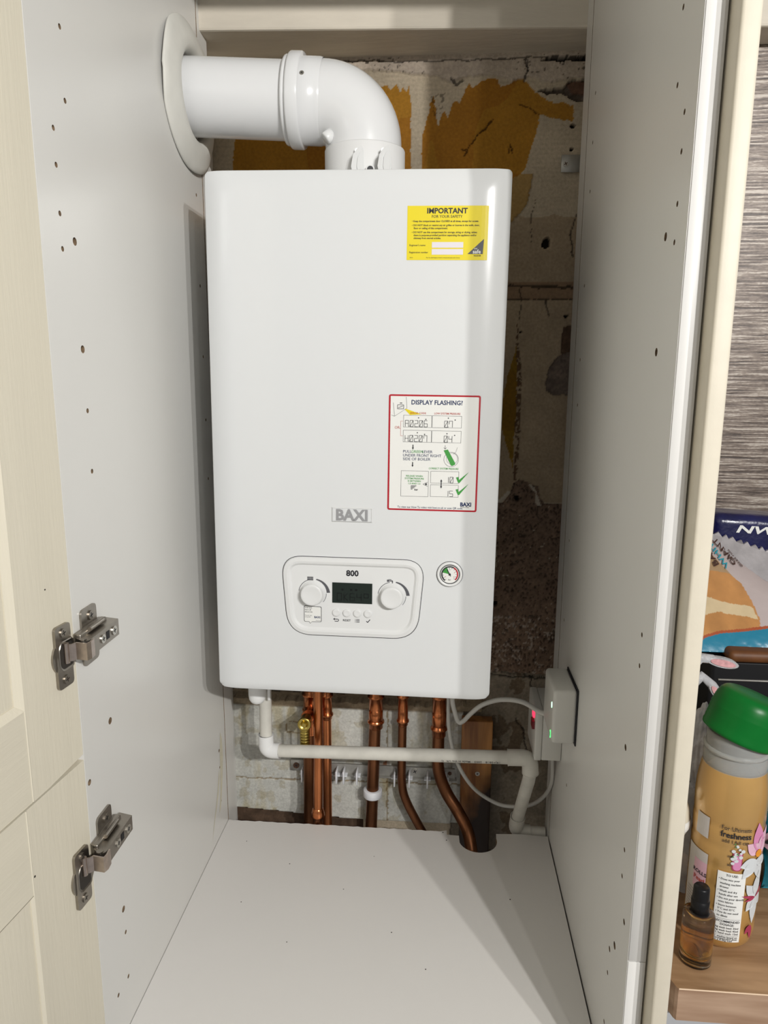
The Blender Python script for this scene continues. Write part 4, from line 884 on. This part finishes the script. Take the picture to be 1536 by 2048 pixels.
m.ring(o_, i_, .0006, .0008, fr, 0); m.flat(i_, .0008, fr, 1); build('indicator_light', m, ['ledg', 'green'], rb, label='lower green ring light')
sp_ = thing('fused_switch', 'white fused switch box with a red neon, below and behind the rounded box', 'switch', (XR, .148, -.15))
m = M(); m.rbox(XR - .0310, XR - .0002, .1055, .1905, -.1500, -.0645, .002, 2); build('back_box', m, 'box', sp_)
m = M(); m.rbox(XR - .0425, XR - .0310, .1050, .1910, -.1505, -.0640, .0025, 3); build('faceplate', m, 'box', sp_)
fr = lambda a, b, h: (XR - .0425 - h, a, b)
m = M(); m.prism(round_poly([(.116, -.083), (.128, -.083), (.128, -.0745), (.116, -.0745)], .001, 3), -.0005, .0028, fr); build('neon', m, 'ledr', sp_)
m = M(); m.prism(round_poly([(.113, -.101), (.131, -.101), (.131, -.088), (.113, -.088)], .001, 3), -.0005, .0040, fr); build('rocker', m, 'redplastic', sp_)
# angle bracket top right
m = M(); m.rbox(.2985, .3290, .2925, .2945, .7665, .7925, .0004, 1); m.rbox(.3270, .3290, .262, .294, .7665, .7925, .0004, 1); screw_head(m, (.3055, .2925, .7790), (0, -1, 0), .0048, 1, 2)
br = build('angle_bracket', m, ['galv', 'zinc', 'rust']); tag(br, 'small grey metal angle bracket screwed to the wall beside the right panel', 'bracket')

# ------------------------------------------------------------------ to the right: worktop and the things on it
wt = thing('worktop', 'oak worktop with a squared front edge, right of the cream end panel', 'worktop', (.9, 0, ZS - .038))
m = M(); P = [(.3690, -.290), (.3712, -.2932), (1.5, -.2932), (1.5, .290), (.362, .290), (.362, -.268)]
m.prism(P, ZS - .038, ZS, lambda a, b, h: (a, b, h), 0, side=1); build('board', m, ['oak', 'oak_edge'], wt)
m = M(); m.tube([(.3715, -.2928, ZS - .0006), (1.5, -.2928, ZS - .0006)], .0008, 8); build('front_lipping', m, mat('pale_lipping', (.68, .50, .34), .4), wt)
bc = thing('base_unit', 'pale grey base unit under the oak worktop', 'base unit', (.9, 0, -1.05))
m = M(); m.box(.375, 1.5, -.250, .285, -.95, ZS - .0385); m.box(.38, 1.5, -.22, .285, -1.05, -.95, 1); build('carcass', m, [mat('pale_grey_unit', (.42, .43, .45), .5), 'matt_black'], bc)
# fabric-softener bottle
BX, BY = .4400, -.2080; BR = .0360
bot = thing('softener_bottle', 'gold plastic bottle of fabric softener with a green cap, on the worktop', 'bottle', (BX, BY, ZS))
prof = [(0, .0004), (.024, .0004), (.030, .003), (.0345, .010), (BR, .020)]
for h in np.arange(.028, .165, .0235): prof += [(BR, h), (BR - .0008, h + .0035), (BR, h + .007)]
prof += [(.0362, .172), (.0356, .184), (.0342, .196), (.0325, .206), (.0318, .209)]
gold = mat('pearly_gold', (.60, .35, .11), .34, .45, noise=(25, .06), coat=.9, spec=.6)
m = M(); m.lathe([(r, h + ZS) for r, h in prof], Matrix.Translation((BX, BY, 0)), 64); build('body', m, gold, bot)
clear = mat('clear_plastic', (.86, .87, .84), .12, trans=.75, ior=1.2, alpha=1)
m = M(); m.lathe([(.0320, .2085), (.0318, .222), (.0305, .2245), (.0302, .236), (.0300, .245), (.0280, .246), (.0280, .2085)], Matrix.Translation((BX, BY, ZS)), 64); m.lathe([(.0306, .2245), (.0325, .2255), (.0325, .2290), (.0306, .2300)], Matrix.Translation((BX, BY, ZS)), 64)
build('neck', m, clear, bot, label='clear neck')
capm = Matrix.Translation((BX - .0005, BY, ZS + .2390)) @ Matrix.Rotation(math.radians(19), 4, 'Y') @ Matrix.Rotation(math.radians(-4), 4, 'X')
gcap = mat('green_plastic', (.002, .13, .018), .33, noise=(30, .12), spec=.25)
m = M(); pr = [(.0345, .000), (.0366, .001), (.0372, .004), (.0365, .0065)]
for k in range(5): pr += [(.0368, .010 + k * .004), (.0364, .012 + k * .004)]
pr += [(.0360, .032), (.0350, .038), (.0330, .0435), (.0305, .0465), (.0280, .0480), (.0100, .0485), (0, .0485)]
m.lathe(pr, capm, 64); build('cap', m, gcap, bot, label='green dosing cap')
def BC(phi0):   # wrap (a along, b up) on the bottle
    return lambda a, b, h: Vector((BX + (BR + h) * math.sin(phi0 + a / BR), BY - (BR + h) * math.cos(phi0 + a / BR), ZS + b))
def wrap_rect(m, a0, a1, b0, b1, h, fr, mi, n=14, rr=.0):
    for i in range(n):
        u0 = a0 + (a1 - a0) * i / n; u1 = a0 + (a1 - a0) * (i + 1) / n; m.rect(u0, u1, b0, b1, h, fr, mi)
m = M(); W0 = BC(math.radians(-9))
wrap_rect(m, -.0140, .0140, .0165, .1000, .0008, W0, 0)
LNs = [(.0955, 'TO USE:', 1), (.0905, '• Dose into your', 0), (.0855, '  washing machine', 0), (.0812, '  drawer', 0), (.0765, '• Wash and dry', 0), (.0722, '  hands after use', 0), (.0678, '• Do not pour directly', 0), (.0636, '  onto fabrics', 0), (.0592, '• Store between', 0), (.0550, '  5°C and 25°C', 0), (.0508, '• You do not need', 0), (.0466, '  to dilute', 0), (.0400, 'RECOMMENDED', 1), (.0362, 'DOSAGE:', 1), (.0325, '5kg wash load: 35ml', 0), (.0290, '7kg wash load: 45ml', 0), (.0256, 'XL hand wash: 15ml', 0), (.0212, '21 washes based on', 0), (.0190, 'recommended dose', 0), (.0170, 'for a 4-5kg load', 0)]
for z, t_, c in LNs: m.text(t_, 0 if c else -.0125, z, .0037 if c else .0033, .0011, W0, 1, .012 if c else .006, 'CENTER' if c else 'LEFT', sx=.9)
for z in (.0440, .0240): wrap_rect(m, -.0125, .0125, z, z + .0003, .0011, W0, 2, 6)
build('usage_label', m, ['paper', 'ink', 'ink_grey'], bot, label='white label with usage text', recalc=False)
m = M()
m.text('For Ultimate', 0, .1490, .0068, .0010, W0, 0, .004, sx=.85); m.text('freshness', 0, .1405, .0095, .0010, W0, 0, .02, sx=.85); m.text('add 1 full cap', 0, .1345, .0058, .0010, W0, 0, .004, sx=.85)
pm = BC(math.radians(-4))
P = [(x, z) for x, z in round_poly([(-.0050, .1030), (.0050, .1030), (.0050, .1250), (-.0050, .1250)], [.0048, .0048, .0005, .0005], 5)]
m.flat(P, .0010, pm, 1); m.flat([(a * .78, .1140 + (b - .1140) * .88) for a, b in P], .0013, pm, 2)
for _ in range(16): a, b = random.uniform(-.0050, .0050), random.uniform(.1110, .1330); m.flat(disc(a, b, random.uniform(.0012, .0022), 7), .0015 + .0001 * _ / 8, pm, 3)
for _ in range(5): a, b = random.uniform(-.0060, .0060), random.uniform(.118, .1340); m.flat([(a, b), (a + .002, b + .001), (a + .001, b + .003)], .0018, pm, 4)
m.text('100', -.0075, .1180, .0034, .0010, pm, 0, .02); m.text('50', -.0075, .1080, .0034, .0010, pm, 0, .02)
pk1 = mat('pink_print', (.62, .24, .42), .35); pk2 = mat('pale_pink_print', (.68, .42, .52), .35); wt2 = mat('petal_white_print', (.60, .62, .63), .35); lf = mat('leaf_print', (.08, .20, .06), .5); mg = mat('magenta_print', (.36, .04, .09), .4); orr = mat('orange_print', (.72, .28, .03), .4)
build('front_print', m, ['ink', mg, pk1, wt2, lf], bot, label='printed test-tube and flower motif', recalc=False)
m = M(); FRt = BC(math.radians(24))
def petal(cx, cz, ang, L_, w_, mi, h):
    P = []
    for k in range(15): t = k / 14; ww = w_ * math.sin(PI * t ** .8) ; P.append((L_ * t, ww))
    for k in range(13, 0, -1): t = k / 14; ww = -w_ * math.sin(PI * t ** .8); P.append((L_ * t, ww))
    m.flat([(cx + a * math.cos(ang) - b * math.sin(ang), cz + a * math.sin(ang) + b * math.cos(ang)) for a, b in P], h, FRt, mi)
for a, l in ((1.7, .036), (2.5, .020), (.7, .02), (1.1, .03)): petal(.007, .1230, a, l, .0075, 0 if l > .03 else 1, .0008 + a * .0001)
m.flat(disc(.006, .1225, .0045, 12), .0016, FRt, 4)
for a, l in ((-1.2, .03), (-2.2, .026), (3.5, .020), (-.4, .02)): petal(.004, .1150, a, l, .0065, 2, .0012 + abs(a) * .0001)
for a, l in ((2.3, .022), (-2.2, .020), (-1.6, .034), (1.5, .030), (-.8, .02)): petal(.009, .0700, a, l, .0062, 2, .0010 + abs(a) * .0001)
for a, l in ((2.9, .018), (.6, .02), (3.3, .014)): petal(.008, .0690, a, l, .0018, 3, .0016)
for a, l in ((-1.5, .018), (-2.2, .012)): petal(.006, .0350, a, l, .003, 3, .0012)
build('flower_print', m, [pk1, pk2, wt2, mg, orr], bot, label='pink and white flower print', recalc=False)
m = M(); Lf = BC(math.radians(-68)); wrap_rect(m, -.016, .012, .030, .112, .0008, Lf, 0); wrap_rect(m, -.004, .012, .066, .100, .0010, Lf, 1, 8)
for i in range(8): m.text('conditioner concentrate', -.012, .060 - i * .0035, .0026, .0011, Lf, 2, 0, 'LEFT')
m.text('ROLLS', .004, .0840, .0060, .0013, Lf, 3, .02); m.text('Pearl', .004, .0755, .0070, .0013, Lf, 4, .02); wrap_rect(m, -.006, .010, .130, .155, .0008, Lf, 0, 6)
build('side_label', m, [mat('grey_label', (.55, .52, .50), .4), pk2, 'ink_grey', 'ink', 'redtext'], bot, recalc=False)
# perfume bottle
px_, py_ = .4005, -.2530
pf = thing('perfume_bottle', 'small glass perfume bottle of amber liquid with a black cap, on the worktop edge', 'bottle', (px_, py_, ZS))
glass = mat('clear_glass', (.97, .97, .96), .02, trans=1.0, ior=1.45)
T_ = Matrix.Translation((px_, py_, ZS))
m = M(); m.lathe([(0, .0004), (.0150, .0004), (.0163, .002), (.0163, .054), (.0155, .0580), (.0125, .0600), (.0088, .0605), (.0080, .0620)], T_, 48); m.lathe([(0, .0110), (.0138, .0112), (.0142, .013), (.0142, .0530), (.0120, .0565), (.0078, .0575)], T_, 48)
build('glass', m, glass, pf)
m = M(); m.lathe([(0, .0116), (.0134, .0118), (.0139, .0135), (.0139, .0470), (0, .0470)], T_, 48); build('liquid', m, mat('amber_liquid', (.90, .50, .13), .05, trans=.9, ior=1.3), pf)
m = M(); m.lathe([(.0078, .0575), (.0092, .0578), (.0092, .0740), (.0085, .0745), (.0085, .0760), (.0080, .0880), (.0070, .0895), (0, .0897)], T_, 32); build('cap', m, 'black', pf)
# black packet behind the bottle
m = M(); m.rbox(.3980, .4620, -.082, -.052, ZS + .0005, .0080, .006, 3)
fr = lambda a, b, h: (a + .012, -.082 - h, b - .012)
m.text('Su', .4290, -.0450, .014, .0004, fr, 1, 0); m.text('y', .4420, .000 - .008, .014, .0004, fr, 1); m.frame(.4130, .4190, -.158, -.150, .0010, .0004, fr, 2)
for k in range(9): m.line(.404 + k * .0014, -.120, .404 + k * .0014, -.095, .0004, .0004, fr, 2)
tag(build('black_packet', m, ['black', 'field', 'galv'], recalc=False), 'black packet with pale lettering behind the gold bottle', 'packet')
# cream cup at the panel's edge
T_ = Matrix.Translation((.3802, -.1900, ZS))
cm = thing('cream_cup', 'cream rounded cup on a stem peeping out past the cream end panel', 'cup', (.3802, -.19, ZS))
m = M(); m.lathe([(0, .0005), (.016, .0005), (.016, .003), (.004, .008), (.0035, .085), (.008, .0905), (.0195, .110), (.0240, .1215), (.0245, .1310), (.0225, .1440), (.0185, .1550), (.0165, .1550), (.021, .131), (.018, .112), (0, .10)], T_, 40); build('bowl', m, mat('cream_ceramic', (.66, .62, .50), .3), cm)
m = M(); m.lathe([(.0236, .1200), (.0250, .1230), (.0252, .1290), (.0246, .1330)], T_, 40); build('band', m, 'paper', cm, label='white band')
# teal packet
tp = thing('teal_packet', 'teal packet with a slanted pink strip of lettering, right of the gold bottle', 'packet', (.575, -.13, ZS))
m = M(); tealm = mat('teal_film', (.012, .17, .23), .22, noise=(40, .25), bump=(45, .5, .003), coat=.4)
vs = []; nn = 26
def pil(u, v, s):
    e = (1 - abs(2 * u - 1) ** 4) * (1 - abs(2 * v - 1) ** 6); lean = .030 * (1 - v)
    x = .5075 + .13 * u + .012 * (1 - v) * (1 if u < .5 else 1) * (1 - u); return Vector((x + .004 * math.sin(v * 9), -.135 + s * .028 * e + .006 * math.sin(u * 5 + v * 4) * (s < 0), ZS + .001 + .158 * v))
for s_ in (-1, 1):
    g_ = [pil(i / nn, j / nn, s_) for j in range(nn + 1) for i in range(nn + 1)]
    m.add(g_, [(j * (nn + 1) + i, j * (nn + 1) + i + 1, (j + 1) * (nn + 1) + i + 1, (j + 1) * (nn + 1) + i) for j in range(nn) for i in range(nn)], 0, True)
build('film', m, tealm, tp, recalc='weld')
def TP(a, b, h):
    c, s_ = math.cos(math.radians(-24)), math.sin(math.radians(-24)); x = .5140 + a * c - b * s_; z = -.0930 + a * s_ + b * c
    u = min(max((x - .5075) / .13, 0), 1); v = min(max((z - ZS - .001) / .158, 0), 1); p = pil(u, v, -1); return Vector((x, p.y - .0006 - h, z))
m = M()
for i in range(12): m.rect(.0 + i * .008, .008 + i * .008, -.0140, .0330, .0003, TP, 0)
m.text('otect', .004, .0140, .019, .0008, TP, 1, .02, 'LEFT'); m.text('r sen', -.003 + .006, -.0080, .019, .0008, TP, 1, .02, 'LEFT')
build('strip', m, [mat('dusty_pink', (.55, .33, .40), .4), 'ink'], tp, label='slanted pink strip with dark lettering', recalc=False)
m = M()
for _ in range(60):
    a = random.uniform(.5090, .53); b = random.uniform(-.07, -.015); u = (a - .5075) / .13; v = (b - ZS - .001) / .158; p = pil(u, v, -1); r = random.uniform(.0004, .0011)
    m.flat(disc(a, b, r, 6), 0, lambda x, z, h, p=p: (x, p.y - .0008, z))
build('speckle_print', m, 'paper', tp, recalc=False)
# black microwave-like appliance, bread and bags on it
ap = thing('black_appliance', 'glossy black kitchen appliance under the bread bags', 'appliance', (.68, .10, ZS))
m = M(); m.rbox(.4700, .90, -.045, .285, ZS + .006, .0900, .006, 3)
m.box(.48, .50, -.02, .0, ZS, ZS + .008); m.box(.86, .88, -.02, .0, ZS, ZS + .008); m.box(.48, .50, .24, .26, ZS, ZS + .008); build('housing', m, 'black', ap)
m = M(); m.rbox(.480, .90, -.0475, -.0445, .0620, .0640, .0005, 1); build('trim_line', m, 'galv', ap, label='thin grey trim line')
# bread bag: an inclined pillow, printed film
bb = thing('bread_bag', 'printed bag of white rolls with a teal edge, lying on the black appliance', 'bag', (.53, .03, .092))
ny_ = 150; nx_ = 190; U = np.linspace(.438, .68, nx_); Vv = np.linspace(.098, .246, ny_)
UU, TT = np.meshgrid(U, np.linspace(0, 1, ny_)); Vtop = np.interp(UU, [.438, .5099, .5302, .5692, .62, .68], [.262, .2178, .1985, .1699, .146, .138]); VV = .098 + TT * (Vtop - .098); C2 = np.zeros(UU.shape + (3,)); C2[:] = (.42, .355, .345)
cl = inpoly(UU, VV, [(0.42, .26), (0.4853, 0.2262), (0.5059, 0.198), (0.5228, 0.1768), (0.42, 0.1769)]); C2[cl] = (.33, .22, .12)
hb = inpoly(UU, VV, [(.42, .1812), (0.4999, 0.1822), (0.5191, 0.1794), (0.5316, 0.1692), (0.5373, 0.1516), (0.5395, 0.1346), (0.5365, 0.1251), (0.4848, 0.1178), (0.4521, 0.1061), (.42, .10)])
fn = fbm(UU * 1, VV * 1, 60, 201); C2[hb] = (np.array([.42, .20, .065]) * (.75 + .5 * fn)[..., None])[hb]
cb = inpoly(UU, VV + .006 * (fn - .5), [(.42, .1577), (0.4706, 0.1577), (0.4977, 0.1507), (0.5351, 0.1466), (0.5375, 0.1345), (0.4934, 0.1398), (0.4626, 0.1352), (.42, .135)]); C2[cb] = (np.array([.56, .44, .27]) * (.85 + .25 * fn)[..., None])[cb]
line_ = np.interp(UU, [.42, .4521, .4657, .4852, .5182, .5493, .70], [.095, .1061, .1142, .1188, .1223, .1268, .140])
C2[(VV < line_)] = (.012, .17, .27); C2[(VV < line_ + .0022) & (VV > line_ - .0006)] = (.32, .07, .025)
e_ = (1 - np.abs(TT * 2 - 1) ** 3)
e_x = (1 - np.clip((UU - .438) / .242, 0, 1) ** 8)
Yp = -.05 + (VV - .1) * 1.304 - .018 * e_ * e_x + .004 * (fbm(UU, VV, 35, 211) - .5) + .006 * (fbm(UU, VV, 14, 212) - .5) + .012
Zp = VV + 0 * .008 * e_
vs = np.stack([UU, Yp, Zp], -1).reshape(-1, 3); ix = np.arange(nx_ * ny_).reshape(ny_, nx_)
top = [tuple(int(x) for x in q) for q in np.stack([ix[:-1, :-1], ix[:-1, 1:], ix[1:, 1:], ix[1:, :-1]], -1).reshape(-1, 4)]
vb = vs.copy(); vb[:, 1] = np.minimum(-.032 + (VV.ravel() - .1) * 1.304 + .035 * (e_ * e_x).ravel() * 1, .27); vb[:, 2] = np.maximum(VV.ravel() - .02 * (e_ * e_x).ravel(), .0935)
n0 = len(vs)
fs = top + [tuple(n0 + i for i in q[::-1]) for q in top]
pr_ = list(ix[0, :]) + list(ix[1:, -1]) + list(ix[-1, ::-1][1:]) + list(ix[::-1, 0][1:-1]); k_ = len(pr_)
fs += [(int(pr_[i]), int(pr_[(i + 1) % k_]), int(n0 + pr_[(i + 1) % k_]), int(n0 + pr_[i])) for i in range(k_)]
m = M(); m.add(np.concatenate([vs, vb]).tolist(), fs, 0, True)
o = build('film', m, mat('printed_film', (.5, .5, .5), .28, attr='print_col', coat=.3, bump=(60, .25, .002)), bb, recalc=True)
ca = o.data.color_attributes.new('print_col', 'FLOAT_COLOR', 'POINT'); cc = np.concatenate([C2.reshape(-1, 3)] * 2); ca.data.foreach_set('color', np.concatenate([cc, np.ones((len(cc), 1))], 1).astype(np.float32).ravel())
def BB(a, b, h):
    yy = -.05 + (b - .1) * 1.304 - .018 * (1 - abs(min(max((b - .098) / (float(np.interp(a, [.438, .5099, .5302, .5692, .62, .68], [.262, .2178, .1985, .1699, .146, .138])) - .098), 0), 1) * 2 - 1) ** 3) + .012 - .0035 - h; return (a, yy, b)
m = M()
for t_, a, b, s_, mi, r_o in (('BAKED', .5090, .1890, .011, 0, 108), ('WHITE', .5230, .1880, .0105, 1, 116), ('GIANT', .5370, .1900, .0105, 0, 122), ('sliced rolls', .5450, .1860, .005, 0, 124)):
    m.text(t_, a, b, s_, .0008, BB, mi, .02, 'LEFT', sx=1.0, rot=math.radians(r_o))
build('lettering', m, [mat('brown_print', (.05, .02, .015), .5), mat('teal_print', (.02, .25, .32), .5)], bb, label='slanted dark and teal lettering', recalc=False)
# brown loaf just below the bag
m = M(); m.rbox(.487, .66, -.058, -.012, .0902, .1055, .0068, 4); tag(build('brown_loaf', m, mat('brown_crust', (.12, .042, .010), .55, noise=(40, .3))), 'dark brown loaf under the teal edge of the bread bag', 'bread')
# navy and white bag behind
nb = thing('navy_bag', 'navy bag with white lettering and zigzag white edge, behind the bread bag', 'bag', (.66, .24, .0905))
navy = mat('navy_film', (.005, .006, .06), .28, noise=(30, .3), bump=(40, .5, .004), coat=.3)
m = M(); Rn = Matrix.Translation((.66, .24, .19)) @ Matrix.Rotation(math.radians(3), 4, 'Y') @ Matrix.Translation((-.66, -.24, -.19)); m.rbox(.5510, .78, .207, .280, .120, .2290, .016, 5, xf=Rn); build('film', m, navy, nb)
m = M(); zz = []; x = .78; k = 0
while x > .549: zz.append((x, .2010 - (x - .5538) * .325 + (.0 if k % 2 else .0060))); x -= .0058; k += 1
P2 = [(.546, .094), (.78, .094)] + zz + [(.546, .2050)]
m.prism(P2, -.0030, .0005, lambda a, b, h: (a, .2020 - h + .0025 * math.sin(a * 230) + .001 * math.sin(a * 600), b)); build('lower_film', m, mat('white_film', (.42, .395, .40), .3, noise=(35, .2), bump=(40, .5, .004)), nb, recalc=False, label='white lower part with a zigzag top edge')
m = M()
m.text('NW', .0, .0, .022, .0006, lambda a, b, h: Rn @ Vector((.586 + a * 1.5 + b * .3, .2066 - h, .2010 + b * .75)), 0, .03, 'LEFT')
build('lettering', m, 'paper', nb, recalc=False)

# clear plastic tongs with pink pads and a crumpled clear bag
film = mat('clear_film', (.80, .80, .82), .15, trans=.55, ior=1.15, bump=(80, .8, .004), noise=(60, .2))
tg = thing('plastic_tongs', 'clear plastic tongs with pink oval tips, propped behind the green-capped bottle', 'tongs', (.43, -.11, ZS))
m = M(); m.tube([(.4260, -.10, -.02), (.4250, -.10, .06), (.4262, -.10, .1020), (.4345, -.10, .1135), (.4500, -.10, .1120)], [.006, .006, .006, .0065, .0055], 16); m.tube([(.4240, -.098, -.165), (.4260, -.10, -.02)], .006, 16); m.tube([(.4262, -.11, .085), (.4350, -.11, .0940), (.4480, -.11, .0830), (.4600, -.11, .0670)], [.006, .006, .0055, .005], 16)
build('arms', m, film, tg)
for nm, c, ang, L_, w_ in (('tip', (.4600, -.102, .1095), -11, .0190, .0062), ('tip', (.4540, -.112, .0740), -50, .0160, .0058)):
    m = M(); Rm = Matrix.Translation(c) @ Matrix.Rotation(math.radians(-ang), 4, 'Y')
    for k, (s1, h) in enumerate(((1.0, .003),)):
        P = [(L_ * math.cos(t), w_ * math.sin(t)) for t in np.linspace(0, 2 * PI, 33)[:-1]]
        m.prism(P, -.003, .003, lambda a, b, h: Rm @ Vector((a, -h, b)), 0); m.prism([(a * .80, b * .66) for a, b in P], .003, .0042, lambda a, b, h: Rm @ Vector((a, -h, b)), 1)
    build(nm, m, [film, mat('pink_pad', (.62, .33, .34), .45, noise=(200, .25))], tg, label='pink oval tip')
m = M(); bmx = bmesh.new(); bmesh.ops.create_icosphere(bmx, subdivisions=5, radius=1)
for v in bmx.verts:
    p = v.co; n_ = math.sin(p.x * 5 + p.z * 7) * .10 + math.sin(p.z * 13 + p.y * 9) * .07 + math.sin(p.x * 17 - p.y * 11) * .05
    w_ = .0170 * (1.05 - .35 * abs(p.z)); v.co = Vector((.4270 + p.x * w_ * (1 + n_), -.148 + p.y * .014 * (1 + n_), .0200 + p.z * .056 * (1 + n_ * .3)))
m.bm(bmx, 0, True); m.tube([(.425, -.140, -.1695), (.4265, -.146, -.03)], [.012, .009], 16)
tag(build('plastic_bag', m, film), 'crumpled clear plastic bag between the end panel and the green-capped bottle', 'bag')
